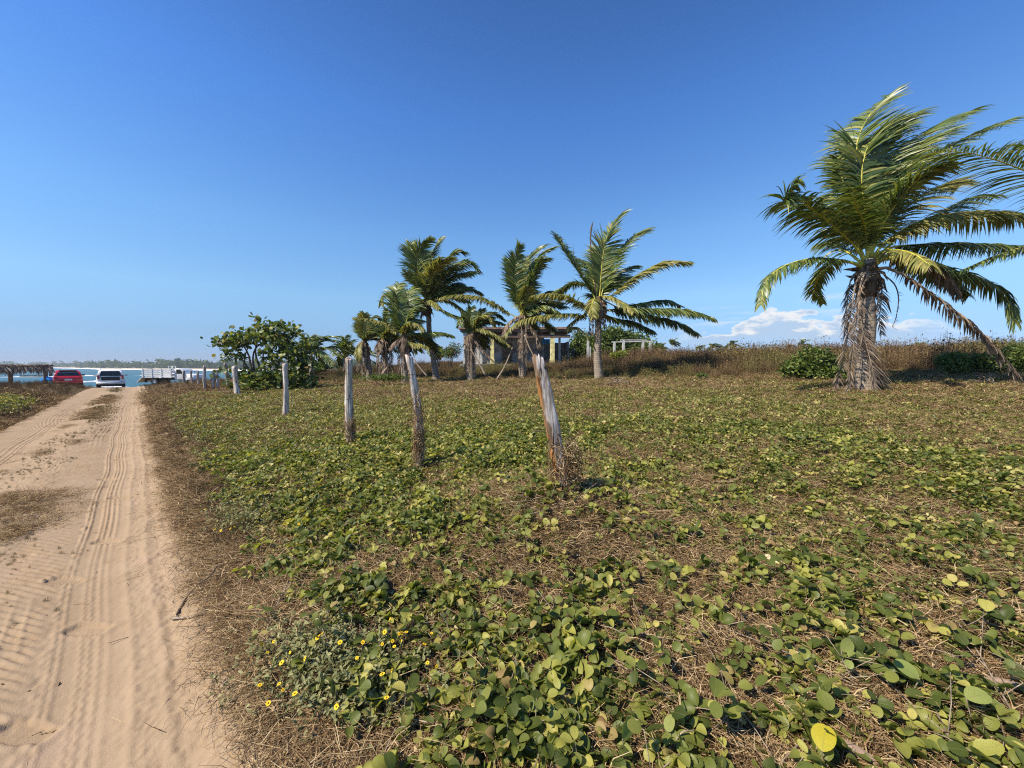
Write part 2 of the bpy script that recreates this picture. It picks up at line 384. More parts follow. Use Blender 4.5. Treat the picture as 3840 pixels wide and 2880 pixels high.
def ground_mat():
    m, t, o = new_mat('dry_soil')
    a = noise(t, 1.3, 6); b = noise(t, 38, 6, rough=.7)
    col = ramp(t, b, [(.25, (.035, .021, .011)), (.5, (.115, .072, .036)), (.75, (.24, .16, .08))])
    col = mixc(t, mrange(t, a, .45, .7, 0, .6), col, (.16, .135, .05))
    principled(t, o, col, .95, .05, bump(t, b, 1.0, .03)); return m
M['ground'] = ground_mat()
def sand_mat():
    m, t, o = new_mat('road_sand')
    a = noise(t, 2.2, 5); b = noise(t, 160, 4, rough=.7); c = noise(t, 14, 5)
    col = ramp(t, a, [(.3, (.315, .224, .140)), (.55, (.355, .258, .166)), (.75, (.368, .262, .180))])
    col = mixc(t, mrange(t, b, .62, .75, 0, .35), col, (.195, .125, .072))
    col = mixc(t, mrange(t, c, .55, .75, 0, .4), col, (.245, .158, .086))
    principled(t, o, col, .95, .05, bump(t, math_n(t, 'ADD', b, math_n(t, 'MULTIPLY', c, 1.2)), .55, .006)); return m
M['sand'] = sand_mat()
def water_mat():
    m, t, o = new_mat('sea_water')
    c = N(t, 'ShaderNodeTexCoord')
    a = noise(t, .35, 6, stretch=(.6, 1, 1)); f = noise(t, .05, 7, stretch=(.35, 1.3, 1), rough=.65)
    col = ramp(t, f, [(.35, (.009, .060, .072)), (.6, (.017, .098, .108))])
    foam = mrange(t, f, .76, .79)
    col = mixc(t, foam, col, (.72, .75, .76))
    principled(t, o, col, mrange(t, foam, 0, 1, .3, .8), .12, bump(t, a, .6, .5)); return m
M['water'] = water_mat()
M['foam'] = plain('surf_foam', (.80, .81, .82), .8, .2, nscale=.2, namt=.15)
M['beach'] = plain('beach_sand', (.52, .42, .31), .95, .05, nscale=.3, namt=.15)

# ------------------------------------------------------------------ setting: ground, road, sea
def build_ground():
    na = 300; rs = np.concatenate([[0.0], np.geomspace(.5, 520, 170)])
    an = np.linspace(0, 2 * math.pi, na, endpoint=False)
    V = [[0, 0, 0]]
    for r in rs[1:]:
        V += np.stack([r * np.sin(an), r * np.cos(an), 0 * an], 1).tolist()
    V = np.array(V); V[:, 2] = height(V[:, 0], V[:, 1])
    s, d = sd_of(V[:, 0], V[:, 1])
    V[:, 2] -= .12 * sstep(.46, .34, d) * sstep(-2.5, -2.3, d) * sstep(47, 44, s)          # the bed under the road sheet
    F = [(0, 1 + j, 1 + (j + 1) % na) for j in range(na)]
    for i in range(len(rs) - 2):
        a = 1 + i * na; b = a + na
        F += [(a + j, b + j, b + (j + 1) % na, a + (j + 1) % na) for j in range(na)]
    mb = MB(); mb.add(V, F); o = mb.obj('ground', M['ground'], smooth=True); o['kind'] = 'structure'
build_ground()

FOOT = [(3.46, -.255), (2.66, -.40), (4.36, -.42), (5.09, -.23), (6.71, -.18), (7.9, -.33), (9.4, -.2), (2.05, -.55)]
def road_h(s, d):
    """small relief of the sand: ruts, tyre treads, lugs, footprints"""
    n = fbm(s * 3, d * 3, 4) - .5; nf = vnoise(s * 38, d * 38) - .5; nf2 = vnoise(s * 90, d * 90 + 7) - .5
    h = -0.035 * np.exp(-((d + .28) / .26) ** 2) - .03 * np.exp(-((d + 1.72) / .30) ** 2) + .02 * np.exp(-((d + .98) / .22) ** 2)
    wob = .018 * np.sin(s * .9) + .012 * np.sin(s * 2.3 + 1)
    h0 = h + 0
    # ribbed tyre marks
    def rib(c, w_, hh, zig=0.0, per=.075):
        x = d - c - wob - zig * (np.abs(((s / per) % 1) - .5) - .25)
        return 1.35 * hh * np.exp(-(x / w_) ** 2)
    rough = .65 + .7 * vnoise(s * 14, d * 4)
    fade = sstep(.25, .5, fbm(s * .5 + 3, d * .2, 2))
    for c, w_, hh, z in ((-.395, .010, .008, .02), (-.365, .008, .010, .012), (-.285, .008, .009, .03), (-.255, .008, .010, .03), (-.215, .009, .008, .022), (-.175, .012, .005, .0)):
        h = h + rib(c, w_, hh, z) * rough * (.45 + .55 * fade)
    for c, w_, hh, z in ((-1.62, .010, .009, .02), (-1.68, .009, .008, .02), (-1.76, .010, .009, .02)):
        h = h + rib(c, w_, hh, z) * rough
    for c, w_, hh, z in ((-.53, .010, .006, .02), (-.60, .009, .006, .02), (-.67, .012, .007, .015), (-1.58, .01, .007, .02), (-1.84, .012, .007, .01), (-1.9, .01, .006, .02)):
        h = h + rib(c, w_, hh, z) * rough * sstep(.5, .3, fbm(s * .5 + 9, d * .2 + 4, 2))
    h = h + rib(.045, .026, .005) + rib(-.08, .02, .004)
    # chevron lugs of a heavy tyre left of it
    band = sstep(-.80, -.73, d) * sstep(-.44, -.49, d)
    lug = np.sin((s + 1.35 * (d + .6)) * 2 * math.pi / .085 + 5 * n)
    h = h + band * .009 * (lug + .8 * (fbm(s * 22, d * 22, 2) - .5)) * sstep(.25, .6, fbm(s * 2.2, d * 5 + 3, 3)) * (.5 + .9 * vnoise(s * 9, d * 9))
    band2 = sstep(-2.0, -1.93, d) * sstep(-1.5, -1.56, d) * .5
    h = h + band2 * .007 * np.sin((s - 1.3 * (d + 1.7)) * 2 * math.pi / .09)
    h = h + .006 * sstep(-.44, -.40, d) * sstep(-.36, -.42, d) * (vnoise(s * 25, d * 25) - .5) * 4
    # loose sand
    loose = sstep(-.14, -.02, d) + sstep(-.75, -.9, d) * sstep(-1.5, -1.3, d) * 1.5 + .35
    h = h + n * .02 * loose + nf * .007 * loose + nf2 * .004 * loose
    for fs, fd in FOOT:
        a = -.72; ds = s - fs; dd = d - fd
        lx = ds * math.cos(a) + dd * math.sin(a); ly = -ds * math.sin(a) + dd * math.cos(a)
        wdt = .052 - .014 * sstep(-.02, -.09, lx) * sstep(-.13, -.09, lx)
        m_ = sstep(.136, .108, np.abs(lx)) * sstep(wdt + .004, wdt - .003, np.abs(ly) + .25 * np.maximum(0, np.abs(lx) - .085))
        rim = sstep(.19, .14, np.abs(lx)) * sstep(wdt + .03, wdt, np.abs(ly)) * (1 - m_)
        h = h * (1 - m_) + m_ * (h0 - .013 + .003 * np.sin(ly * 2 * math.pi / .017) + nf * .004) + rim * .006
    return h
def build_road():
    srows = [0.2]
    while srows[-1] < 46: srows.append(srows[-1] + .0075 * max(1.0, srows[-1] / 1.6))
    srows = np.concatenate([np.linspace(-6, .1, 60), np.array(srows)])
    t = np.arange(-2.52, .58, .0075 * 1.15); nt_ = len(t)
    S, D = np.meshgrid(srows, t, indexing='ij')
    edge = .05 * (fbm(S * 1.5, S * 0 + 3, 3) - .5)
    X, Y = xy_of(S, D)
    Z = height(X, Y) + road_h(S, D) * np.clip(1.25 - S / 60, .3, 1)
    skirt = sstep(.46, .57, D + edge) + sstep(-2.36, -2.5, D + edge)
    Z = Z - .10 * skirt + .012
    V = np.stack([X, Y, Z], -1).reshape(-1, 3); nr = len(srows)
    idx = np.arange(nr * nt_).reshape(nr, nt_)
    F = np.stack([idx[:-1, :-1], idx[:-1, 1:], idx[1:, 1:], idx[1:, :-1]], -1).reshape(-1, 4)
    me = bpy.data.meshes.new('dirt_road'); me.vertices.add(len(V)); me.vertices.foreach_set('co', V.ravel())
    me.loops.add(F.size); me.loops.foreach_set('vertex_index', F[:, ::-1].ravel() if False else F.ravel())
    me.polygons.add(len(F)); me.polygons.foreach_set('loop_start', np.arange(0, F.size, 4)); me.polygons.foreach_set('loop_total', np.full(len(F), 4))
    me.polygons.foreach_set('use_smooth', np.ones(len(F), bool)); me.update(); me.validate(); me.materials.append(M['sand'])
    o = bpy.data.objects.new('dirt_road', me); C.objects.link(o); o['kind'] = 'structure'
build_road()

def build_sea():
    # water sheet, far beach with forest behind it, lines of surf
    def strip(name, pts_near, pts_far, z, mat, kind='structure', zfar=None):
        n = len(pts_near); V = [(p[0], p[1], z) for p in pts_near] + [(p[0], p[1], z if zfar is None else zfar) for p in pts_far]
        mb = MB(); mb.add(V, [(i, i + 1, n + i + 1, n + i) for i in range(n - 1)]); o = mb.obj(name, mat); o['kind'] = kind; return o
    def sdp(s, d): return xy_of(s, d)
    ds = np.linspace(-4000, 900, 60)
    strip('sea', [sdp(84, d) for d in ds], [sdp(3500, d * 1.0) for d in ds], -4.0, M['water'])
build_sea()
SEA = -4.0
def polar(azd, r): a = math.radians(azd); return r * math.sin(a), r * math.cos(a)
def build_far_shore():
    azs = np.linspace(-70, -18, 120)
    def shore_r(a): return np.interp(a, [-70, -52, -47, -40, -34, -18], [2600, 1900, 900, 640, 560, 480]) / 1.0
    V = []; F = []
    for a in azs:
        r = shore_r(a) * (1 + .02 * math.sin(a * 2.3))
        for k, (dr, z) in enumerate(((0, SEA - .3), (14, SEA + .9), (40, SEA + 1.8), (600, SEA + 5))):
            x, y = polar(a, r + dr); V.append((x, y, z))
    n = len(azs)
    for i in range(n - 1):
        for k in range(3): F.append((i * 4 + k, (i + 1) * 4 + k, (i + 1) * 4 + k + 1, i * 4 + k + 1))
    mb = MB(); mb.add(V, F); o = mb.obj('far_beach', M['beach']); o['kind'] = 'structure'
    # surf lines
    mb = MB()
    for li, (f0, wd) in enumerate(((.985, 9), (.94, 4))):
        for i in range(400):
            a = -70 + 52 * i / 400; a2 = a + 52 / 400
            nz = fbm(np.array(a * (1.2 + li)), np.array(li * 7.7), 3)
            if li > 0 and nz < .5: continue
            r = shore_r(a) * f0; r2 = shore_r(a2) * f0
            ww = wd * (.4 + 1.2 * float(nz)); P = []
            for aa, rr in ((a, r), (a2, r2)):
                for q, z in ((-.5, .02), (-.1, .9), (.5, .04)):
                    x, y = polar(aa, rr + ww * q); P.append((x, y, SEA + z))
            mb.add(P, [(0, 3, 4, 1), (1, 4, 5, 2)])
    o = mb.obj('surf', M['foam']); tag(o, 'white lines of surf breaking before the far beach', 'surf', kind='stuff')
    # near whitewater seen between and under the vehicles
    mb = MB()
    for i in range(12):
        a = rng.uniform(-53, -36); r = rng.uniform(110, 330); L = rng.uniform(4, 14) * r / 150; ww = rng.uniform(.5, 1.6)
        x, y = polar(a, r); c = np.array([x, y, SEA]); tx = np.array([math.cos(math.radians(a)), -math.sin(math.radians(a)), 0]); ty = np.array([tx[1], -tx[0], 0]) * -1
        k = np.linspace(-1, 1, 9); P = []
        for q in k:
            wv = ww * (1 - q * q) * (.5 + rng.random()); cc = c + tx * L * q * .5 + ty * rng.normal(0, .4)
            P += [cc - ty * wv + [0, 0, .02], cc + [0, 0, .5 * (1 - q * q) + .02], cc + ty * wv + [0, 0, .03]]
        mb.add(P, [f for j in range(8) for f in ((j * 3, j * 3 + 3, j * 3 + 4, j * 3 + 1), (j * 3 + 1, j * 3 + 4, j * 3 + 5, j * 3 + 2))])
    o = mb.obj('whitecaps', M['foam']); tag(o, 'small whitecaps scattered on the teal sea', 'whitecaps', kind='stuff')
    # forest on the far shore: thousands of leaf clumps over stems
    mb = MB(); K = 5200; V = []; 
    for i in range(1500):
        a = rng.uniform(-66, -18); r0 = shore_r(a); r = r0 + 42 + rng.random() ** 1.5 * 120 * r0 / 600
        sc_ = r / 600
        hgt = (5.5 + 5.0 * fbm(np.array(a * 1.3), np.array(2.0), 4) + rng.normal(0, 1.1)) * (.8 + .2 * sc_)
        if rng.random() < .05: hgt += rng.uniform(2, 5)
        wd = hgt * rng.uniform(.35, .6); x, y = polar(a, r); base = np.array([x, y, SEA + 2])
        mb.tube([base, base + [0, 0, hgt * .7]], [.35, .2], 4, 0, False, .1)
        nq = 16
        ph = rng.random(nq) * 6.283; rr = np.sqrt(rng.random(nq)); zz = rng.random(nq)
        prof = np.sin(np.clip(zz * .9 + .1, 0, 1) * math.pi) ** .6
        cx = base + np.stack([np.cos(ph) * rr * wd * prof, np.sin(ph) * rr * wd * prof, hgt * (.05 + .95 * zz)], 1)
        for c in cx:
            q = rng.normal(0, 1, (3, 3)) * wd * .38
            mb.add(c + q, [(0, 1, 2)], 0, rng.random())
    o = mb.obj('far_forest', M['farleaf']); tag(o, 'hazy green forest along the far shore of the bay', 'forest', kind='stuff')
build_far_shore()

# ------------------------------------------------------------------ leaf and plant prototypes
def leaf_geo(L, W, cup=.25, curl=.2, notch=True, simple=False):
    """one blade lying in +Y from the origin, normal +Z: 2 x 4 quads folded at the midrib; returns V, F, UV"""
    ks = np.array([0, .05, .14, .27, .42, .58, .72, .84, .93, .98, 1.0]) if not simple else np.array([0, .3, .7, 1.0])
    wd = np.array([.08, .34, .62, .86, .99, 1.0, .93, .78, .56, .32, .14]) if not simple else np.array([.12, .95, .95, .18])
    V = []; UV = []
    for k, q in zip(ks, wd):
        zc = -curl * L * (k - .4) ** 2
        for sgn in (-1, 0, 1):
            yy = k * L
            if notch and k == 1.0 and sgn == 0: yy = .975 * L
            V.append((sgn * q * W / 2, yy, zc + (cup * q * W / 2 if sgn else 0))); UV.append((.5 + .5 * sgn * q, k))
    F = []
    for i in range(len(ks) - 1):
        a = i * 3; F += [(a, a + 1, a + 4, a + 3), (a + 1, a + 2, a + 5, a + 4)]
    return np.array(V), F, np.array(UV)
def rotm(rx, ry, rz): return np.array(Euler((rx, ry, rz)).to_matrix())

proto = bpy.data.collections.new('prototypes')
def proto_obj(name, mb, mats, uv=None, smooth=False, coll=None):
    o = bpy.data.objects.new(name, mb.mesh(name, mats, smooth, uv)); coll.objects.link(o); return o

def vine_clump(n_pet, L, hgt, spread, simple=False, seed=0):
    r = np.random.default_rng(seed); mb = MB(); UV = []
    for i in range(n_pet):
        base = np.array([r.normal(0, spread), r.normal(0, spread), 0]); h = hgt * r.uniform(.5, 1.2)
        lean = r.normal(0, .35, 2); tip = base + np.array([lean[0] * h, lean[1] * h, h])
        if not simple:
            mb.tube([base - [0, 0, .02], (base + tip) / 2 + r.normal(0, .005, 3), tip], [.0022, .0018, .0015], 3, 1, False, .4); UV += [(0, 0)] * 9
        a0 = r.uniform(0, 6.28); l = L * r.uniform(.65, 1.2); rn = r.random()
        for k in range(3):
            V, F, uv = leaf_geo(l * r.uniform(.85, 1.1), l * r.uniform(.62, .95), r.choice([.12, .25, .4, .7, 1.0]) * r.uniform(.8, 1.2), r.uniform(-.3, .6), True, simple)
            R = rotm(r.uniform(-.75, .75), r.uniform(-.5, .5), a0 + (k - 1) * 1.6 + r.normal(0, .2))
            mb.add(V @ R.T + tip + R @ np.array([0, .008, 0]), F, 0, (rn + r.uniform(-.06, .06)) % 1.0); UV += uv.tolist()
    return mb, np.array(UV)
def straw_clump(n, length, rad, flat=.25, wdt=.003, seed=0, curved=.4, litter=14):
    r = np.random.default_rng(seed); mb = MB()
    for i in range(n):
        p = np.array([r.normal(0, rad), r.normal(0, rad), r.uniform(0, .035)]); a = r.uniform(0, 6.28); e = abs(r.normal(0, flat))
        L = length * r.uniform(.4, 1.2); d = np.array([math.cos(a) * math.cos(e), math.sin(a) * math.cos(e), math.sin(e)])
        side = np.array([-math.sin(a), math.cos(a), r.normal(0, .6)]); side /= np.linalg.norm(side); w_ = wdt * r.uniform(.6, 1.4)
        b = r.normal(0, curved); V = []
        for k in (0, .5, 1.0):
            q = p + d * L * k + np.array([-d[1], d[0], 0]) * b * L * k * k - np.array([0, 0, .25 * L * k * k * math.sin(e) * 2])
            ww = w_ * (1 - .6 * k); V += [q - side * ww, q + side * ww]
        mb.add(V, [(0, 1, 3, 2), (2, 3, 5, 4)], 0, r.random())
    for i in range(litter):      # crumbled dead leaves
        p = np.array([r.normal(0, rad), r.normal(0, rad), r.uniform(.005, .035)]); T = r.normal(0, 1, (4, 3)) * [1, 1, .45]; T *= (r.uniform(.004, .012) * wdt / .0018) / np.linalg.norm(T, axis=1)[:, None]
        mb.add(p + T, [(0, 1, 2), (0, 2, 3)], 0, .3 + .7 * r.random())
    return mb
def brush_clump(h, w_, n, seed=0, leafy=3, lw=.02):
    """a dry weed: thin branching stems with tiny withered leaves"""
    r = np.random.default_rng(seed); mb = MB()
    for i in range(n):
        a = r.uniform(0, 6.28); base = np.array([r.normal(0, w_ * .25), r.normal(0, w_ * .25), -.05])
        hh = h * r.uniform(.45, 1.1); lean = r.uniform(.05, .5) * w_; tip = base + np.array([math.cos(a) * lean + .12 * h, math.sin(a) * lean, hh])
        mid = (base + tip) / 2 + np.array([math.cos(a), math.sin(a), 0]) * lean * .25
        sd_ = np.array([-math.sin(a), math.cos(a), 0]) * .006
        mb.add([base - sd_, base + sd_, mid - sd_ * .8, mid + sd_ * .8, tip - sd_ * .4, tip + sd_ * .4], [(0, 1, 3, 2), (2, 3, 5, 4)], 0, r.random() * .4)
        for k in range(leafy):
            q = base + (tip - base) * r.uniform(.2, 1.0) + r.normal(0, .06, 3) * w_ * 1.2
            T = r.normal(0, 1, (3, 3)); T *= (lw * r.uniform(.6, 1.6)) / np.linalg.norm(T, axis=1)[:, None]
            mb.add(q + T, [(0, 1, 2)], 0, r.random())
    return mb
def leafball(n, rx, ry, rz, lw, seed=0, hollow=.5):
    r = np.random.default_rng(seed); mb = MB()
    for i in range(n):
        v = r.normal(0, 1, 3); v /= np.linalg.norm(v); v *= r.uniform(hollow, 1.0); v = v * [rx, ry, rz]
        V, F, uv = leaf_geo(lw * r.uniform(.7, 1.3), lw * .6 * r.uniform(.7, 1.3), .3, .3, False, True)
        R = rotm(r.uniform(-1.2, 1.2), r.uniform(-1.2, 1.2), r.uniform(0, 6.28)); mb.add(V @ R.T + v, F, 0, r.random())
    return mb

colls = {}
def coll(name):
    c = bpy.data.collections.new(name); colls[name] = c; return c
c = coll('p_vine')
for i in range(6):
    mb, uv = vine_clump(4, .044 + .008 * (i % 3), .085, .055, False, 10 + i); proto_obj('vine_%d' % i, mb, [M['vine'], M['twig']], uv, True, c)
c = coll('p_vine_small')
for i in range(5):
    mb, uv = vine_clump(6, .037 + .007 * (i % 3), .075, .085, True, 40 + i); proto_obj('vines_%d' % i, mb, [M['vine_small']], uv, True, c)
c = coll('p_straw')
for i in range(5): proto_obj('straw_%d' % i, straw_clump(44, .12, .075, .35, .0017, 60 + i), [M['straw']], None, False, c)
c = coll('p_straw_far')
for i in range(4): proto_obj('strawf_%d' % i, straw_clump(60, .22, .16, .55, .0045, 80 + i), [M['straw']], None, False, c)
c = coll('p_dry')
for i in range(4): proto_obj('dry_%d' % i, straw_clump(46, .16, .11, .75, .0040, 90 + i), [M['drygrass']], None, False, c)
c = coll('p_brush')
for i in range(5): proto_obj('brush_%d' % i, brush_clump(1.0, .8, 44, 100 + i, 8, .03), [M['brush']], None, False, c)
c = coll('p_brush2')
for i in range(4): proto_obj('brush2_%d' % i, brush_clump(.9, .85, 40, 140 + i, 11, .034), [M['brush2']], None, False, c)
c = coll('p_litter')
for i in range(6):
    mb = MB(); q_ = np.random.default_rng(200 + i); L_ = (.05, .03, .012, .014, .02, .08)[i]
    if i in (2, 3): T_ = q_.normal(0, 1, (5, 3)) * [1, 1, .3]; T_ *= L_ / np.linalg.norm(T_, axis=1)[:, None]; mb.add(T_, [(0, 1, 2), (0, 2, 3), (0, 3, 4)], 0, .98)
    else: mb.tube([(-L_, 0, 0), q_.normal(0, L_ * .12, 3) * [1, 1, 0] + [0, 0, .003], (L_, q_.normal(0, L_ * .3), .002)], .0016, 4, rnd=q_.random())
    proto_obj('litter_%d' % i, mb, [M['straw']], None, False, c)
c = coll('p_fringe')
for i in range(4): proto_obj('fringe_%d' % i, straw_clump(16, .15, .07, .10, .0015, 120 + i, .25, 3), [M['straw']], None, False, c)

def scatter(name, cname, P, S, Rz=None, tilt=.15, label='', cat=''):
    P = np.asarray(P, float); n = len(P)
    me = bpy.data.meshes.new(name); me.vertices.add(n); me.vertices.foreach_set('co', P.ravel())
    R = np.stack([rng.normal(0, tilt, n), rng.normal(0, tilt, n), rng.uniform(0, 6.283, n) if Rz is None else Rz], 1)
    a = me.attributes.new('rot', 'FLOAT_VECTOR', 'POINT'); a.data.foreach_set('vector', R.astype(np.float32).ravel())
    a = me.attributes.new('scl', 'FLOAT', 'POINT'); a.data.foreach_set('value', np.asarray(S, np.float32))
    a = me.attributes.new('idx', 'INT', 'POINT'); a.data.foreach_set('value', rng.integers(0, 1000, n).astype(np.int32))
    o = bpy.data.objects.new(name, me); C.objects.link(o)
    g = bpy.data.node_groups.new('scatter_' + name, 'GeometryNodeTree')
    g.interface.new_socket('Geometry', in_out='INPUT', socket_type='NodeSocketGeometry')
    g.interface.new_socket('Geometry', in_out='OUTPUT', socket_type='NodeSocketGeometry')
    gi = g.nodes.new('NodeGroupInput'); go = g.nodes.new('NodeGroupOutput')
    ci = g.nodes.new('GeometryNodeCollectionInfo'); ci.inputs['Collection'].default_value = colls[cname]
    ci.inputs['Separate Children'].default_value = True; ci.inputs['Reset Children'].default_value = True
    ip = g.nodes.new('GeometryNodeInstanceOnPoints'); ip.inputs['Pick Instance'].default_value = True
    def na(nm, dt):
        x = g.nodes.new('GeometryNodeInputNamedAttribute'); x.data_type = dt; x.inputs['Name'].default_value = nm
        return [s_ for s_ in x.outputs if s_.enabled and s_.name == 'Attribute'][0]
    g.links.new(gi.outputs[0], ip.inputs['Points']); g.links.new(ci.outputs[0], ip.inputs['Instance'])
    g.links.new(na('idx', 'INT'), ip.inputs['Instance Index']); g.links.new(na('rot', 'FLOAT_VECTOR'), ip.inputs['Rotation'])
    g.links.new(na('scl', 'FLOAT'), ip.inputs['Scale']); g.links.new(ip.outputs[0], go.inputs[0])
    md = o.modifiers.new('scatter', 'NODES'); md.node_group = g
    tag(o, label, cat, kind='stuff'); return o

def sample_view(n, rmin, rmax, power=1.0, amax=66):
    """points on the ground round the camera, denser close by; also a little way outside the frame"""
    a = np.radians(rng.uniform(-amax, amax, n)); u = rng.random(n)
    if power == 0: r = rmin * (rmax / rmin) ** u
    else: r = (rmin ** power + u * (rmax ** power - rmin ** power)) ** (1 / power)
    x = r * np.sin(a); y = r * np.cos(a); return x, y, r
def greenness(x, y):
    """where the creeping vine is green: patches, thickest near the fence line"""
    s, d = sd_of(x, y)
    n = fbm(x * .62 + 4, y * .62, 4); n2 = fbm(x * 2.3, y * 2.3 + 11, 3)
    n3 = fbm(x * .24 + 40, y * .24 + 8, 2)
    g = .42 * n + .40 * n2 + .18 * n3 + .22 * (n3 - .5)
    near_fence = np.exp(-((d - 3.4) / 2.6) ** 2) * sstep(2.2, 5, s)
    g = g + .24 * near_fence - .20 * sstep(10.5, 15.5, y) - .02 * sstep(6, 12, d) - .30 * sstep(1.0, .35, d)
    return g

# ------------------------------------------------------------------ ground cover
def cover():
    # straw thatch near
    x, y, r = sample_view(44000, 1.0, 9, 0.6); s, d = sd_of(x, y)
    ee = .28 + .22 * sstep(5.5, 2.5, s) + .34 * (fbm(s * 1.6, d * 1.0 + 3, 4) - .5)
    keep = (d > ee) & (rng.random(len(x)) < sstep(0, .35, d - ee) * .85 + .15)
    x, y = x[keep], y[keep]; z = height(x, y)
    scatter('dry_straw', 'p_straw', np.stack([x, y, z - .012 + .03 * sstep(.62, .5, sd_of(x, y)[1])], 1), rng.uniform(.7, 1.25, len(x)), None, .12, 'tangled tan straw and dead vine stems matting the ground', 'dry straw')
    # coarser straw beyond
    x, y, r = sample_view(26000, 6, 30, 0.9); s, d = sd_of(x, y)
    keep = ((d > .3) | (d < -2.45)) & (s < 46); x, y, r = x[keep], y[keep], r[keep]; z = height(x, y)
    scatter('dry_grass_cover', 'p_straw_far', np.stack([x, y, z - .01], 1), rng.uniform(.55, 1.0, len(x)) * np.interp(r, [6, 12, 30], [.6, .85, 1.4]), None, .15, 'short dead grass covering the field behind the fence', 'dry grass')
    # greenish dry grass
    x, y, r = sample_view(24000, 2.0, 24, 0.75); s, d = sd_of(x, y)
    g = fbm(x * .8 + 31, y * .8, 3)
    keep = (d > .7) & (rng.random(len(x)) < sstep(.30, .55, g)) & (s < 42); x, y, r = x[keep], y[keep], r[keep]
    scatter('wiry_grass', 'p_dry', np.stack([x, y, height(x, y)], 1), rng.uniform(.4, .85, len(x)) * np.interp(r, [2, 6, 24], [.55, .8, 1.2]), None, .2, 'wiry olive grass growing through the straw', 'grass')
    # green vine leaves
    x, y, r = sample_view(36000, 1.0, 7.5, 0.75); s, d = sd_of(x, y)
    g = greenness(x, y); keep = (d > .55) & (rng.random(len(x)) < sstep(.50, .70, g) * np.interp(r, [1, 3, 6], [.30, .30, .36]) + .055); x, y, r = x[keep], y[keep], r[keep]
    scatter('creeping_vine', 'p_vine', np.stack([x, y, height(x, y) + .005], 1), rng.uniform(.55, 1.1, len(x)), None, .3, 'creeping beach vine with round green leaves over straw', 'beach vine')
    x, y, r = sample_view(74000, 2.6, 24, 0.75); s, d = sd_of(x, y)
    g = greenness(x, y); keep = (d > .7) & (s < 42) & (rng.random(len(x)) < sstep(.40, .62, g) * .55 * np.interp(r, [2.6, 5], [.6, 1]) + np.interp(r, [2.6, 6, 10, 14], [.08, .18, .15, .06])); x, y, r = x[keep], y[keep], r[keep]
    scatter('vine_carpet', 'p_vine_small', np.stack([x, y, height(x, y)], 1), rng.uniform(.55, 1.0, len(x)) * np.interp(r, [2.6, 5, 24], [.6, .85, 1.25]), None, .3, 'green vine carpet spreading round the fence posts', 'beach vine')
    # left bank: small green patch
    x = rng.normal(0, 1, 900); y = rng.normal(0, 1, 900); c0 = hit(90, 1535); X = c0[0] + x * 1.5 * -.7 + y * .5; Y = c0[1] + x * 1.5 * .7 + y * .5
    s, d = sd_of(X, Y); k = d < -2.8; X, Y = X[k], Y[k]
    scatter('bank_vine', 'p_vine_small', np.stack([X, Y, height(X, Y) + .05], 1), rng.uniform(.8, 1.3, len(X)), None, .3, 'dark green vine patch on the bank left of the road', 'beach vine')
    # low brown weeds on both road banks
    P = []; S = []
    x, y, r = sample_view(26000, 4, 46, 1.2, 64); s, d = sd_of(x, y)
    n = fbm(x * .5 + 70, y * .5, 3)
    k = (d < -2.6) & (d > -9) & (s < 52) & (rng.random(len(x)) < .5)
    P.append(np.stack([x[k], y[k], height(x[k], y[k])], 1)); S.append(rng.uniform(.16, .34, k.sum()))
    k = (d > .25) & (d < 1.3) & (s < 46) & (s > 3) & (rng.random(len(x)) < .9)
    P.append(np.stack([x[k], y[k], height(x[k], y[k])], 1)); S.append(rng.uniform(.07, .17, k.sum()))
    k = (d > 1.3) & (d < 9) & (s > 24) & (s < 48) & (rng.random(len(x)) < .25)
    P.append(np.stack([x[k], y[k], height(x[k], y[k])], 1)); S.append(rng.uniform(.15, .32, k.sum()))
    scatter('bank_weeds', 'p_brush', np.concatenate(P), np.concatenate(S), None, .15, 'low brown weeds along the banks of the sand road', 'dry weeds')
    # tall dry brush on the rise behind the palms
    x, y, r = sample_view(24000, 14, 62, 1.4, 60); s, d = sd_of(x, y)
    n = fbm(x * .25 + 3, y * .25, 3)
    front = np.where(x > 0, 18.0 + 2.2 * (n - .5) * 4 - .42 * np.maximum(0, x - 5), 21.5 + 4 * (n - .5))
    k = (y > front) & (d > 8.0) & (s < 50) & ~((y > 31) & (y < 41) & (x > -5.5) & (x < 6.5)); x, y, n = x[k], y[k], n[k]
    depth_in = y - (18.0 if True else 0)
    S = rng.uniform(.45, .85, len(x)) * (.75 + .9 * (n - .4)) * np.interp(y - front[k], [0, 2, 6], [.45, .85, 1.05]) * np.interp(x, [-4, 3, 9, 18], [.72, .92, 1.32, 1.45]) * np.where(rng.random(len(x)) < .12, 1.35, 1) * np.where(rng.random(len(x)) < .04, 1.5, 1)
    ol = (fbm(x * .22 + 50, y * .22, 3) + rng.normal(0, .05, len(x))) > .54
    XYZ = np.stack([x, y, height(x, y)], 1); S = np.clip(S, .2, 1.5)
    scatter('dry_brush', 'p_brush', XYZ[~ol], S[~ol], None, .12, 'waist high brown brush covering the rise behind the palms', 'dry brush')
    scatter('olive_brush', 'p_brush2', XYZ[ol], S[ol] * .95, None, .12, 'olive tinged weeds mixed into the brown brush on the rise', 'brush')
    # fringe of loose straw lying on the sand
    s = rng.uniform(.6, 16, 5200) ** 1.0; s = .8 + 15 * rng.random(5200) ** 1.7
    d = .44 + .12 * sstep(5.5, 2.5, s) - np.abs(rng.normal(0, .17, 5200)) + .2 * (fbm(s * 1.6, s * 0, 3) - .5); X, Y = xy_of(s, d)
    k = (rng.random(5200) < sstep(.05, .42, d) * .9 + .04)
    X, Y, s, d = X[k], Y[k], s[k], d[k]
    Z = height(X, Y) + np.where(d < .4, road_h(s, d), 0) + .016
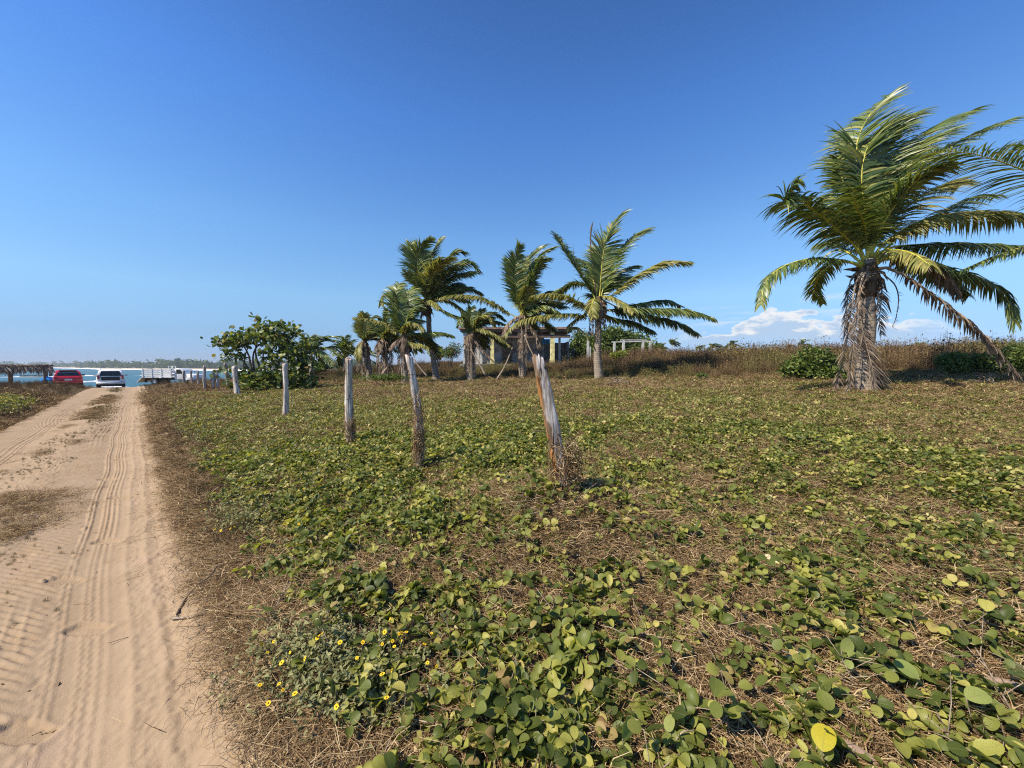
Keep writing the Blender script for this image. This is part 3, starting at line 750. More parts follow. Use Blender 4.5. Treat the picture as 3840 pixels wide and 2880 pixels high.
    scatter('road_edge_straw', 'p_fringe', np.stack([X, Y, Z], 1), rng.uniform(.6, 1.1, len(X)), None, .05, 'loose straw lying along the edge of the sand road', 'dry straw')
    s = 1.2 + 22 * rng.random(380) ** 1.4; d = rng.uniform(-2.25, .3, 380); X, Y = xy_of(s, d)
    scatter('sand_litter', 'p_litter', np.stack([X, Y, height(X, Y) + road_h(s, d) + .014], 1), rng.uniform(.35, 1.0, 380), None, .1, 'bits of straw, shell and twig strewn over the sand road', 'litter')
    s = 3.2 + 26 * rng.random(7000) ** 1.5; d = -1.0 + rng.normal(0, .22, 7000); n = fbm(s * .45 + 20, d * 1.2 + 9, 3); k = rng.random(7000) < sstep(.46, .60, n) * np.interp(s, [3, 6, 14], [.25, .6, .7]); s, d = s[k], d[k]; X, Y = xy_of(s, d)
    scatter('track_debris', 'p_straw', np.stack([X, Y, height(X, Y) + road_h(s, d) + .004], 1), rng.uniform(.35, .9, len(X)), None, .1, 'flattened brown straw in patches on the middle of the road', 'straw')
    # tufts between the wheel tracks
    s = 2 + 40 * rng.random(9000) ** 1.3; d = -.98 + rng.normal(0, .20, 9000)
    n = fbm(s * .55, d * 1.5 + 40, 3); k = rng.random(9000) < sstep(.44, .62, n) * np.interp(s, [2, 10, 25], [.30, .45, .6])
    s, d = s[k], d[k]; X, Y = xy_of(s, d); Z = height(X, Y) + road_h(s, d) + .012
    scatter('track_grass', 'p_brush2', np.stack([X, Y, Z], 1), rng.uniform(.012, .036, len(X)) * np.interp(s, [2, 25], [1, 1.7]), None, .15, 'dry tufts growing between the two wheel tracks', 'dry tufts')
cover()
# ------------------------------------------------------------------ palms
WIND = np.array([.55, .10, .02])
def spline(P, n):
    P = np.asarray(P, float)
    if len(P) == 2: P = np.array([P[0], (P[0] + P[1]) / 2, P[1]])
    Q = np.concatenate([[2 * P[0] - P[1]], P, [2 * P[-1] - P[-2]]]); m = len(P) - 1
    out_ = []
    for u in np.linspace(0, m, n):
        i = min(int(u), m - 1); t = u - i; a, b, c, d = Q[i:i + 4]
        out_.append(.5 * (2 * b + (c - a) * t + (2 * a - 5 * b + 4 * c - d) * t * t + (3 * b - a - 3 * c + d) * t ** 3))
    return np.array(out_)
FRL = 1.0
def frond(parent, P, Lmax, n, w_=.045, mat='frond', rach='rachis', r0=.035, droop=.55, wind=.35, start=.16, sweep=.75, seed=0, gaps=0.0, twist=0.0, label=None, tipk=.45):
    """one feather leaf: a tapering rachis (its own mesh) with two rows of narrow leaflets"""
    r = np.random.default_rng(seed); K = 40; S = spline(P, K); T = np.gradient(S, axis=0); T /= np.linalg.norm(T, axis=1)[:, None]
    seg = np.linalg.norm(np.diff(S, axis=0), axis=1); cum = np.concatenate([[0], np.cumsum(seg)]); total = cum[-1]; cum /= total
    mb = MB(); tt = np.linspace(0, 1, 12)
    Rp = np.stack([np.interp(tt, cum, S[:, k]) for k in range(3)], 1)
    mb.tube(Rp, np.interp(tt, [0, .12, 1], [r0 * 1.5, r0 * .8, r0 * .15]), 5)
    fo = mb.obj('frond', M[rach], parent, True, loc=P[0])
    if label: fo['label'] = label
    ml = MB(); up0 = np.array([0, 0, 1.0])
    for side in (-1, 1):
        for i in range(n):
            t = start + (1 - start) * (i + r.uniform(-.3, .3)) / n
            if r.random() < gaps: continue
            t = min(max(t, 0), .995)
            p = np.array([np.interp(t, cum, S[:, k]) for k in range(3)]); tg = np.array([np.interp(t, cum, T[:, k]) for k in range(3)]); tg /= np.linalg.norm(tg)
            nb = up0 - tg * (up0 @ tg)
            if np.linalg.norm(nb) < .25: nb = np.array([0, -1.0, .2]) - tg * (np.array([0, -1.0, .2]) @ tg)
            nb /= np.linalg.norm(nb); sd_ = np.cross(tg, nb)
            if twist: sd_ = sd_ * math.cos(twist) + nb * math.sin(twist); nb = np.cross(sd_, tg)
            L = Lmax * 1.30 * (.78 + .44 * float(vnoise(t * 11 + seed * 3.7, side * 2.3 + seed))) * (.45 if r.random() < .05 else 1) * np.interp(t, [start, start + .12, .5, .8, 1], [.55, .9, 1, .75, tipk]) * r.uniform(.82, 1.1)
            d = side * sd_ * .9 + tg * (sweep + .5 * t) + nb * .22 + WIND * wind * r.uniform(.2, 1.5) + r.normal(0, .12, 3); d /= np.linalg.norm(d)
            ww = w_ * r.uniform(.75, 1.15); pos = p.copy(); V = []; wdir = tg + r.normal(0, .25, 3)
            ks = 4; prof = (.55, 1.0, .8, .45, .06)
            for k in range(ks + 1):
                wd = wdir - d * (wdir @ d); wd /= np.linalg.norm(wd) + 1e-9
                V += [pos - wd * ww * prof[k] * .5, pos + wd * ww * prof[k] * .5]
                d = d + np.array([0, 0, -1.0]) * droop * r.uniform(.25, .5) + WIND * wind * .10; d /= np.linalg.norm(d)
                pos = pos + d * L / ks
            ml.add(V, [(2 * k, 2 * k + 1, 2 * k + 3, 2 * k + 2) for k in range(ks)], 0, r.random())
    if ml.n:
        ml.obj('leaflets', M[mat], fo, loc=P[0], kind='stuff')
    return fo
def trunk(parent, P, R, n=14):
    S = spline(P, 26); rr = np.interp(np.linspace(0, 1, 26), np.linspace(0, 1, len(R)), R)
    rr = rr * (1 + .035 * np.sin(np.arange(26) * 2.1) + rng.normal(0, .012, 26))
    mb = MB(); mb.tube(S, rr, n, jit=.06); return mb.obj('trunk', M['trunk'], parent, True, loc=P[0])
def crown_heart(parent, c, r, h, n=18, seed=0):
    """old leaf bases and fibre under the fronds"""
    q = np.random.default_rng(seed); mb = MB()
    S = [c + np.array([0, 0, z]) for z in np.linspace(-h, h * .55, 9)]
    mb.tube(S, r * np.array([.75, 1.05, 1.2, 1.15, 1.2, 1.05, .9, .65, .3]), 10, jit=.35)
    for i in range(n):
        a = q.uniform(0, 6.28); z0 = q.uniform(-h * .9, h * .2); d = np.array([math.cos(a), math.sin(a), 0])
        L = q.uniform(.3, .95) * h; p0 = c + d * r * .8 + [0, 0, z0]; dn = q.uniform(-1.5, .3)
        p1 = p0 + (d * .8 + np.array([0, 0, dn * .4])) * L * .5; p2 = p1 + (d * .4 + np.array([0, 0, dn])) * L * .5
        mb.tube([p0, p1, p2], [r * .28, r * .16, r * .03], 5)
    return mb.obj('fibre', M['fibre'], parent, True, loc=c)
def hang(parent, c, a, L, out_=.45, Lf=.35, n=26, w_=.03, seed=0, foot=None, mat='frondbrown', r0=.02, label='dead brown frond hanging down the trunk'):
    """a dead leaf hanging down beside the trunk"""
    d = np.array([math.cos(a), math.sin(a), 0])
    p = [c, c + d * out_ * .7 + [0, 0, .10], c + d * out_ + [0, 0, -L * .35], c + d * out_ * .95 + [0, 0, -L * .7], c + d * out_ * (1.15 if foot is None else foot) + [0, 0, -L]]
    return frond(parent, p, Lf, n, w_, mat, 'rachisdead', r0, droop=.8, wind=.3, start=.3, sweep=.75, seed=seed, gaps=.12, label=label, tipk=.9)

def C3(x, y): return 1280 + x * .3617, 850 + y * .3617
def C4(x, y): return 1850 + x * .4038, 780 + y * .4038
def C5(x, y): return 2700 + x * .7234, 300 + y * .7234
def path(cv, pts, z0, dz):
    n = len(pts); return [at(*cv(*p), z0 + dz * (i / (n - 1)) ** 1.2) for i, p in enumerate(pts)]

PG = 'coconut palms along the field'
def palm_root(label, cv, base, z, name='coconut_palm'):
    p = at(*cv(*base), z); p[2] = H1(p[0], p[1])
    return thing(name, label, 'palm', p, PG), p

# --- the big palm at the right
def big_palm():
    z = 10.7; cv = C5
    t, b = palm_root('tallest wind-blown coconut palm with dead brown fronds skirting its trunk', cv, (760, 1620), z)
    c = at(*cv(770, 930), z)
    trunk(t, [b - [0, 0, .1], at(*cv(752, 1450), z), at(*cv(765, 1250), z), at(*cv(762, 1100), z), c], [.25, .20, .185, .165, .15])
    crown_heart(t, c - [0, 0, .35], .22, .70, 20, 5)
    F = [  # control points, depth reach, leaflet length, leaflets, droop, wind, kind
        ([(765, 860), (735, 600), (705, 360), (770, 190), (890, 68)], .6, .80, 120, .22, .45, 'g'),
        ([(770, 860), (690, 620), (640, 430), (650, 330), (600, 265)], 1.5, .70, 90, .35, .6, 'g'),
        ([(780, 860), (770, 600), (800, 380), (900, 230), (1040, 180)], 1.2, .85, 110, .25, .5, 'g'),
        ([(785, 850), (830, 620), (930, 400), (1100, 250), (1310, 162)], 1.4, .85, 120, .3, .5, 'g'),
        ([(790, 860), (880, 640), (1040, 440), (1250, 310), (1510, 205)], 2.0, .70, 110, .3, .5, 'g'),
        ([(795, 850), (860, 720), (960, 580), (1060, 490), (1190, 430)], -1.2, .75, 100, .35, .4, 'g'),
        ([(715, 880), (640, 800), (520, 700), (400, 615), (325, 625), (400, 520)], -.9, .75, 110, .55, .45, 'g'),
        ([(695, 950), (600, 930), (480, 925), (340, 960), (240, 1040), (212, 1165)], -.8, .48, 90, .7, .2, 'g'),
        ([(690, 945), (600, 940), (535, 990), (490, 1080), (535, 1160)], 2.2, .38, 70, .6, .2, 'g'),
        ([(830, 862), (930, 790), (1080, 720), (1280, 690), (1480, 690), (1640, 710)], -.8, .66, 120, .75, .35, 'y'),
        ([(845, 880), (960, 860), (1150, 848), (1350, 850), (1600, 862)], .4, .58, 110, .9, .3, 'g'),
        ([(850, 920), (1000, 930), (1200, 985), (1370, 1040), (1480, 1110), (1530, 1260)], -.6, .55, 110, .75, .2, 'gb'),
        ([(850, 930), (960, 940), (1080, 980), (1200, 1040), (1290, 1120)], .9, .55, 90, .75, .2, 'g'),
        ([(870, 975), (1000, 1040), (1200, 1190), (1370, 1330), (1550, 1540)], -.7, .42, 95, .9, .3, 'b'),
        ([(840, 900), (980, 760), (1120, 700), (1300, 610), (1440, 600)], 2.4, .70, 90, .5, .4, 'g'),
        ([(760, 860), (720, 760), (640, 640), (560, 600)], 2.2, .70, 80, .45, .4, 'g'),
        ([(790, 860), (820, 560), (860, 330), (960, 200)], 2.4, .80, 90, .3, .5, 'g'),
        ([(760, 870), (745, 740), (700, 640), (690, 560)], -1.6, .55, 60, .4, .4, 'g'),
        ([(770, 860), (745, 640), (735, 460), (790, 300), (900, 215)], .1, .85, 110, .3, .4, 'g'), ([(780, 860), (820, 660), (900, 500), (1010, 360), (1180, 270)], .3, .85, 110, .35, .4, 'g'),
        ([(760, 860), (690, 700), (640, 540), (610, 400)], .4, .75, 90, .4, .4, 'g'), ([(730, 880), (670, 790), (590, 700), (500, 660), (450, 680)], .6, .65, 80, .5, .3, 'g'),
        ([(800, 860), (900, 720), (1020, 620), (1160, 540), (1260, 540)], .8, .75, 90, .45, .35, 'y'), ([(850, 910), (950, 920), (1080, 950), (1180, 1030), (1240, 1130)], -.2, .5, 80, .8, .2, 'b'),
        ([(840, 900), (900, 880), (1000, 900), (1090, 960)], -1.8, .5, 60, .8, .3, 'y'),
        ([(700, 920), (620, 870), (560, 840), (500, 860)], 2.6, .5, 60, .7, .3, 'g'),
    ]
    for i, (pts, dz, L, n, dr, wi, k) in enumerate(F):
        mat = {'g': 'frond', 'y': 'frondyellow', 'b': 'frondbrown', 'gb': 'frond'}[k]
        frond(t, [c + (path(cv, pts, z, dz)[0] - c) * .15 - [0, 0, .25]] + path(cv, pts, z, dz), L, int(n * 1.3), .058, mat, 'rachisdead' if k == 'b' else 'rachis', .042, dr * 1.25 + (.10 if k != 'b' else .2), wi * (.22 if k != 'b' else .15), start=.2, seed=i + 1, sweep=.38 if k != 'b' else .3, gaps=.03 if k != 'b' else .4,
              label={'y': 'yellowing frond', 'b': 'long dead brown frond drooping to the right'}.get(k))
    # dead skirt
    for i, (pts, dz, L, n) in enumerate((
            ([(742, 1000), (708, 1040), (690, 1130), (672, 1260), (645, 1420), (588, 1618)], -.26, .42, 70), ([(748, 1000), (722, 1090), (706, 1240), (690, 1400), (664, 1610)], -.30, .36, 60),
            ([(735, 1180), (742, 1300), (768, 1420), (815, 1520), (862, 1610)], -.28, .46, 60), ([(720, 1150), (735, 1280), (765, 1400), (790, 1500), (800, 1615)], -.34, .38, 60),
            ([(720, 990), (682, 1025), (664, 1110), (655, 1220), (648, 1330)], .12, .34, 55), ([(815, 990), (838, 1060), (836, 1150), (826, 1250), (838, 1320)], .15, .30, 45),
            ([(800, 1000), (815, 1060), (818, 1160), (800, 1240), (770, 1300)], -.24, .10, 30), ([(770, 1005), (758, 1030), (728, 1100), (716, 1200), (722, 1290)], -.30, .12, 30))):
        frond(t, path(cv, pts, z + dz, .1 * (-1) ** i), L, n, .028, 'frondbrown', 'rachisdead', .024, .55, .55, start=.22, sweep=.5, seed=60 + i, gaps=.22,
              label='dead brown frond hanging down the trunk')
    mb = MB(); S = spline(path(cv, [(850, 1010), (905, 1060), (925, 1130), (915, 1220), (893, 1280)], z, -.5), 14); mb.tube(S, np.linspace(.02, .006, 14), 5)
    for i in range(5, 14):
        for q in range(3):
            d = rng.normal(0, 1, 3) * .05 + [.05, 0, -.02]; mb.tube([S[i], S[i] + d], [.006, .002], 3)
    mb.obj('spent_flower_stalk', M['twigdark'], t, True, loc=S[0])
big_palm()

# --- a palm standing outside the frame at the right, its leaves reach in
def edge_palm():
    z = 9.4; c = at(4330, 930, z); b = at(4360, 1500, z); b[2] = H1(b[0], b[1])
    t = thing('coconut_palm', 'palm at the right edge of the picture, only drooping frond ends in view', 'palm', b, PG)
    trunk(t, [b - [0, 0, .1], (b + c) / 2 + [.1, 0, 0], c], [.25, .19, .16]); crown_heart(t, c - [0, 0, .3], .25, .6, 14, 9)
    cv = C5
    for i, (pts, dz, L, n, dr) in enumerate((
            ([(2230, 830), (1900, 600), (1600, 478), (1400, 405), (1250, 372), (1075, 372)], -.4, .95, 120, .55),
            ([(2230, 850), (1950, 800), (1700, 830), (1450, 905), (1255, 985)], .5, .5, 110, .6),
            ([(2240, 830), (2000, 500), (1750, 360), (1560, 340)], 1.4, .8, 90, .5), ([(2260, 830), (2260, 500), (2330, 250), (2480, 100)], 0, .8, 90, .3),
            ([(2270, 830), (2420, 560), (2650, 400), (2900, 380)], 0, .8, 90, .4), ([(2270, 850), (2500, 760), (2750, 800), (2950, 960)], -.5, .7, 90, .6),
            ([(2240, 840), (2150, 560), (2050, 330), (2000, 200)], 2.0, .8, 90, .4), ([(2250, 870), (2300, 800), (2350, 900), (2360, 1050)], -2.4, .6, 80, .6))):
        frond(t, path(cv, pts, z, dz), L, n, .04, 'frond', 'rachis', .034, dr, .25, seed=200 + i, sweep=.75)
edge_palm()

def mid_palm(label, cv, z, base, cpt, tr, fr, tp=None, seed=0, w_=.05, hangs=0, hr=.45, hL=None, Lk=1.0, nk=1.0, heart=1.0, lean=None, rt=None, fill=0, fl=2.2):
    t, b = palm_root(label, cv, base, z); c = at(*cv(*cpt), z)
    P = [b - [0, 0, .1]] + [at(*cv(*q), z) for q in (tp or [])] + [c]
    R = rt or np.interp(np.linspace(0, 1, len(P)), [0, .15, 1], [tr * 1.35, tr * 1.05, tr * .8])
    trunk(t, P, list(R), 10); crown_heart(t, c - [0, 0, .18], tr * 1.35 * heart, .5 * heart, 14, seed)
    for i, f in enumerate(fr):
        pts, dz, L, n, dr, k = f
        mat = {'g': 'frond', 'y': 'frondyellow', 'b': 'frondbrown'}[k]
        frond(t, [c - [0, 0, .2]] + path(cv, pts, z, dz), L * Lk, int(n * nk * 1.7), w_ * 1.4, mat, 'rachisdead' if k == 'b' else 'rachis', .034, dr * 1.1, .42, seed=seed * 50 + i, sweep=.55,
              label={'y': 'yellowing frond', 'b': 'dead brown frond'}.get(k))
    q = np.random.default_rng(seed + 900)
    for i in range(fill):
        a = q.uniform(0, 6.28); e = q.uniform(-.1, 1.2); L = fl * q.uniform(.7, 1.1); d = np.array([math.cos(a) * math.cos(e) * .75 + .25, abs(math.sin(a)) * math.cos(e) + .3, math.sin(e)])
        frond(t, [c, c + d * L * .5 + [0, 0, .15], c + d * L + np.array([.35, 0, -.5 * math.cos(e)])], .7 * Lk, int(100 * nk), w_ * 1.4, 'frond', 'rachis', .03, .45, .5, seed=seed * 50 + 30 + i)
    for i in range(hangs):
        a = q.uniform(0, 6.28) if i > 2 else (-2.4, -.8, -1.6)[i]; L = (hL or (c[2] - b[2])) * q.uniform(.55, .98)
        hang(t, c - [0, 0, .15], a, L, hr * q.uniform(.7, 1.2), .2, 26, w_ * .8, seed * 50 + 70 + i)
    return t, c, b
# palm in the middle
t_, c_, b_ = mid_palm('palm with a bare dead spear rising left of its open fan of fronds', C4, 18.0, (985, 1560), (970, 860), .17, [
    ([(990, 800), (1005, 560), (1040, 320), (1110, 150), (1195, 50)], .5, .85, 90, .25, 'g'),
    ([(1010, 790), (1070, 580), (1170, 400), (1290, 270), (1435, 200)], .8, .85, 90, .3, 'g'),
    ([(1060, 840), (1200, 730), (1380, 600), (1580, 510), (1810, 505)], -.5, .75, 95, .45, 'y'),
    ([(940, 830), (850, 690), (740, 520), (650, 380), (575, 250)], 1.0, .80, 90, .4, 'g'),
    ([(935, 810), (870, 720), (740, 700), (620, 760), (545, 810)], 1.2, .6, 70, .5, 'g'),
    ([(890, 950), (800, 890), (680, 830), (500, 800), (365, 812)], -.6, .6, 80, .6, 'y'),
    ([(880, 1020), (760, 985), (600, 985), (420, 1005), (220, 1060), (110, 1180)], -.9, .5, 90, .75, 'y'),
    ([(1050, 950), (1200, 920), (1400, 880), (1600, 860), (1730, 905)], .8, .6, 85, .6, 'g'),
    ([(1020, 860), (1150, 920), (1350, 935), (1650, 935), (1860, 960), (2040, 1020)], -.6, .62, 110, .85, 'g'),
    ([(1060, 960), (1200, 960), (1450, 1000), (1700, 1060), (1890, 1165)], .3, .7, 95, .8, 'g'),
    ([(1040, 990), (1150, 1030), (1300, 1060), (1490, 1150)], .8, .6, 70, .8, 'g'),
    ([(970, 850), (930, 850), (915, 920), (930, 1010)], -1.3, .45, 50, .7, 'y'),
    ([(980, 830), (1080, 820), (1200, 880), (1300, 960)], -1.6, .55, 60, .7, 'y'),
    ([(960, 830), (920, 640), (860, 520), (800, 480)], 2.0, .7, 60, .4, 'g'),
    ([(1000, 820), (1100, 660), (1240, 560), (1330, 540)], 2.2, .7, 70, .4, 'g'),
    ([(985, 820), (1000, 640), (960, 480), (940, 360)], 2.0, .75, 60, .3, 'g'),
    ([(700, 1085), (780, 1110), (850, 1170), (890, 1230)], -.3, .35, 40, .8, 'y'),
], [(965, 1380), (975, 1180)], 3, .05, 5, .38, 1.5, heart=1.35, fill=4, fl=2.0)
mb = MB(); S = spline(path(C4, [(950, 800), (935, 600), (905, 400), (905, 220), (925, 125)], 18.0, .2), 12); mb.tube(S, [.035, .03, .03, .03, .028, .026, .025, .03, .04, .045, .035, .01], 6)
mb.obj('dead_spear', M['twigdark'], t_, True, loc=S[0])
# the palm left of it, with its leaves swept upright
mid_palm('palm with upright fronds bundled by the wind, leaning dead stalks at its foot', C4, 20.0, (275, 1590), (262, 1005), .16, [
    ([(255, 980), (215, 800), (200, 620), (215, 470), (250, 345)], -.4, .7, 90, .3, 'g'),
    ([(265, 960), (290, 750), (350, 560), (440, 430), (550, 370)], .5, .75, 90, .35, 'g'),
    ([(270, 960), (310, 800), (380, 620), (440, 500), (490, 470)], -.6, .7, 80, .4, 'g'),
    ([(262, 950), (270, 700), (300, 520), (380, 400), (470, 350)], 1.0, .75, 90, .3, 'g'),
    ([(280, 970), (380, 860), (500, 780), (620, 790)], .8, .65, 70, .6, 'g'),
    ([(250, 970), (200, 760), (150, 600), (130, 470)], 1.0, .65, 70, .3, 'g'),
    ([(290, 950), (300, 840), (320, 740)], -.6, .5, 50, .5, 'y'),
    ([(285, 1000), (400, 930), (480, 910), (600, 960)], -.3, .6, 70, .7, 'g'),
    ([(245, 1000), (160, 1050), (110, 1110), (95, 1180)], -.4, .35, 50, .8, 'b'),
    ([(240, 1010), (180, 1000), (60, 920), (-120, 830), (-340, 810), (-480, 830)], .2, .55, 110, .75, 'y'),
    ([(270, 1010), (340, 1100), (400, 1180), (420, 1290)], -.5, .35, 50, .8, 'b'),
], [(262, 1350), (268, 1150)], 4, .05, 3, .28, fill=8)
# tall slender palm
mid_palm('slender curved palm with the highest bushy crown of the left group', C3, 21.0, (990, 1590), (893, 800), .15, [
    ([(885, 770), (820, 560), (790, 380), (820, 220), (910, 120)], -.4, .85, 90, .35, 'g'),
    ([(890, 770), (840, 580), (760, 420), (710, 300), (720, 170)], .8, .8, 85, .4, 'g'),
    ([(895, 760), (890, 520), (920, 330), (980, 200), (1030, 120)], .6, .85, 90, .35, 'g'),
    ([(900, 760), (960, 560), (1060, 380), (1180, 260), (1270, 270)], .6, .8, 90, .4, 'g'),
    ([(905, 760), (1000, 560), (1130, 430), (1290, 360), (1400, 430)], -.5, .85, 100, .5, 'g'),
    ([(910, 760), (1010, 640), (1130, 530), (1280, 480), (1370, 470)], .9, .8, 90, .5, 'g'),
    ([(905, 750), (930, 560), (1010, 400), (1120, 320)], -1.2, .8, 80, .4, 'y'),
    ([(880, 770), (800, 640), (720, 560), (680, 470)], -.8, .6, 70, .4, 'g'),
    ([(870, 790), (780, 740), (640, 700), (500, 690), (430, 720), (410, 810)], -.5, .45, 80, .6, 'y'),
    ([(910, 790), (1000, 745), (1120, 770), (1230, 850), (1260, 900)], -.7, .55, 80, .6, 'y'),
    ([(905, 810), (980, 830), (1100, 890), (1240, 945)], -.2, .45, 70, .7, 'g'),
    ([(880, 800), (900, 760), (960, 790), (1010, 850)], -1.4, .45, 50, .8, 'y'),
    ([(905, 770), (1030, 690), (1150, 600), (1230, 590)], 1.6, .7, 70, .5, 'g'),
    ([(930, 790), (1060, 700), (1200, 630), (1330, 640), (1450, 690)], 1.2, .6, 80, .6, 'g'),
], [(955, 1380), (915, 1110), (905, 950)], 5, .05, 1, .3, 1.0, heart=1.0, fill=7, fl=2.4)
# young palm in front of the house
mid_palm('young palm with a stout skirted trunk and a yellow frond before the house', C3, 20.0, (1345, 1590), (1345, 1110), .18, [
    ([(1345, 1080), (1340, 960), (1345, 840)], 0, .45, 60, .3, 'g'),
    ([(1360, 1070), (1400, 960), (1450, 860)], .4, .5, 60, .35, 'g'),
    ([(1370, 1060), (1430, 950), (1510, 930), (1580, 1020)], -.4, .55, 70, .6, 'y'),
    ([(1370, 1050), (1460, 920), (1570, 890), (1680, 960)], .6, .55, 70, .6, 'g'),
    ([(1330, 1070), (1280, 1000), (1240, 950), (1225, 1010)], -.3, .5, 60, .5, 'g'),
    ([(1340, 1100), (1400, 1060), (1480, 1065), (1600, 1120), (1740, 1230)], -.7, .4, 80, .75, 'y'),
    ([(1340, 1110), (1380, 1160), (1450, 1260), (1570, 1390)], -.5, .3, 50, .8, 'b'),
    ([(1370, 1080), (1460, 1000), (1580, 980), (1690, 1010)], 1.0, .5, 60, .6, 'g'),
], [(1345, 1400), (1345, 1250)], 6, .05, 5, .34, heart=1.2, fill=5, fl=1.5)
# the group at the left
mid_palm('palm behind the second fence post with a long frond reaching left', C3, 19.0, (665, 1540), (650, 1145), .15, [
    ([(640, 1130), (560, 1060), (420, 990), (270, 955), (130, 945)], -.4, .32, 90, .8, 'y'),
    ([(640, 1110), (620, 960), (600, 800), (570, 700)], .6, .6, 70, .4, 'g'),
    ([(645, 1130), (690, 1030), (760, 1000), (840, 1060)], -.6, .5, 60, .7, 'y'),
    ([(660, 1140), (760, 1110), (900, 1095), (1050, 1100), (1150, 1130)], .5, .45, 80, .7, 'g'),
    ([(655, 1120), (680, 960), (740, 850), (820, 830)], .3, .65, 70, .5, 'g'),
    ([(650, 1120), (660, 900), (690, 720), (760, 620)], 1.5, .7, 80, .4, 'g'),
    ([(640, 1120), (560, 900), (560, 700), (600, 590)], 1.4, .7, 80, .4, 'g'),
    ([(660, 1160), (740, 1210), (830, 1220), (900, 1260)], -.5, .4, 60, .7, 'y'),
    ([(640, 1160), (560, 1190), (500, 1260)], -.3, .35, 50, .8, 'b'),
], [(655, 1400), (652, 1250)], 7, .05, 7, .4, heart=1.3, fill=5, fl=1.8)
mid_palm('leftmost palm of the clump, one upright pale frond over dead grey leaves', C3, 23.0, (290, 1540), (235, 1190), .15, [
    ([(238, 1160), (232, 1040), (236, 900)], -.3, .5, 60, .3, 'y'),
    ([(245, 1150), (280, 1000), (340, 930), (390, 950)], .5, .6, 70, .5, 'g'),
    ([(240, 1170), (300, 1100), (360, 1080)], -.5, .5, 50, .6, 'g'),
    ([(225, 1190), (190, 1220), (170, 1300), (175, 1380)], -.6, .4, 50, .6, 'y'),
    ([(230, 1160), (215, 1000), (225, 900)], .7, .5, 50, .4, 'g'),
], [(280, 1400)], 8, .05, 7, .38, heart=1.2, fill=5, fl=1.6)
mid_palm('palm between the clump ends, spear straight up and a shaggy grey skirt', C3, 22.0, (455, 1530), (440, 1180), .15, [
    ([(455, 1130), (460, 980), (462, 850)], -.2, .3, 50, .2, 'g'),
    ([(450, 1140), (380, 1030), (330, 990)], .4, .6, 60, .5, 'g'),
    ([(460, 1130), (510, 1000), (580, 950)], .5, .6, 60, .5, 'g'),
    ([(440, 1180), (410, 1180), (385, 1240), (400, 1300)], -.8, .4, 50, .9, 'b'),
    ([(450, 1170), (500, 1080), (560, 1090)], -.5, .5, 50, .6, 'y'),
], [(455, 1400), (445, 1290)], 9, .05, 8, .42, heart=1.3, fill=6, fl=1.8)
# stalks that fell against the trunks
def stick(name, label, cat, P, R, mat='twig', group=None, n=6):
    mb = MB(); S = spline(P, 12); mb.tube(S, np.interp(np.linspace(0, 1, 12), np.linspace(0, 1, len(R)), R), n, jit=.25)
    o = mb.obj(name, M[mat], None, True, loc=S[0]); tag(o, label, cat, group); return o
GD = 'dead frond stalks leaning by the palms'
stick('frond_stalk', 'bare dead stalk leaning right from the young palm before the house', 'dead frond', [at(*C3(1340, 1270), 19.6), at(*C3(1420, 1400), 19.5), at(*C3(1495, 1540), 19.4)], [.03, .04, .06], 'rachisdead' if False else 'twig', GD)
stick('frond_stalk', 'bare dead stalk leaning from ground up to the upright-leaved palm', 'dead frond', [at(*C3(1610, 1590), 19.4), at(*C3(1700, 1440), 19.5), at(*C3(1775, 1250), 19.6)], [.06, .045, .03], 'twig', GD)
stick('frond_stalk', 'thin dead stalk leaning behind the top of the orange fence post', 'dead frond', [at(*C3(1900, 1120), 19.4), at(*C3(1940, 1230), 19.3), at(*C3(1995, 1345), 19.2), at(*C3(2050, 1480), 19.1)], [.05, .04, .035, .03], 'twig', GD)
stick('frond_stalk', 'dead stalk sprawling right of the second fence post', 'dead frond', [at(*C3(750, 1370), 18.6), at(*C3(820, 1470), 18.5), at(*C3(890, 1550), 18.4)], [.03, .035, .04], 'twig', GD)
stick('frond_stalk', 'short pale stalk propped against the clump of small palms', 'dead frond', [at(*C3(430, 1530), 21.5), at(*C3(455, 1490), 21.6), at(*C3(485, 1450), 21.7)], [.07, .06, .05], 'twig', GD)

# small palms farther off
def simple_palm(name, label, px, py_base, py_c, z, L, seed, group, nfr=14, w_=.10):
    b = at(px, py_base, z); c = at(px, py_c, z)
    g = H1(b[0], b[1]); b[2] = min(b[2], g) if z < 60 else b[2] - 3
    t = thing(name, label, 'palm', b, group)
    mb = MB(); mb.tube([b, (b + c) / 2 + [.1, 0, 0], c], [.2, .15, .12], 6); mb.obj('trunk', M['trunk'], t, True, loc=b)
    q = np.random.default_rng(seed)
    for i in range(nfr):
        a = i * 2.4 + q.uniform(-.3, .3); e = q.uniform(-.2, 1.35); d = np.array([math.cos(a) * math.cos(e), math.sin(a) * math.cos(e), math.sin(e)]) + [.22, 0, 0]
        LL = L * q.uniform(.75, 1.1)
        frond(t, [c, c + d * LL * .55 + [0, 0, .1 * L], c + d * LL + np.array([.2 * L, 0, -.32 * L * math.cos(e)])], L * .32, 26, w_, 'frond', 'rachis', .04, .5, .4, seed=seed * 31 + i)
    return t
GS = 'small palms beyond the sea grape tree'
simple_palm('coconut_palm', 'small palm just behind the right side of the sea grape tree', 1165, 1400, 1330, 27, 2.1, 41, GS)
simple_palm('coconut_palm', 'low palm alone left of the third fence post', 1290, 1400, 1340, 30, 1.8, 42, GS)
GH = 'distant palms on the inland horizon'
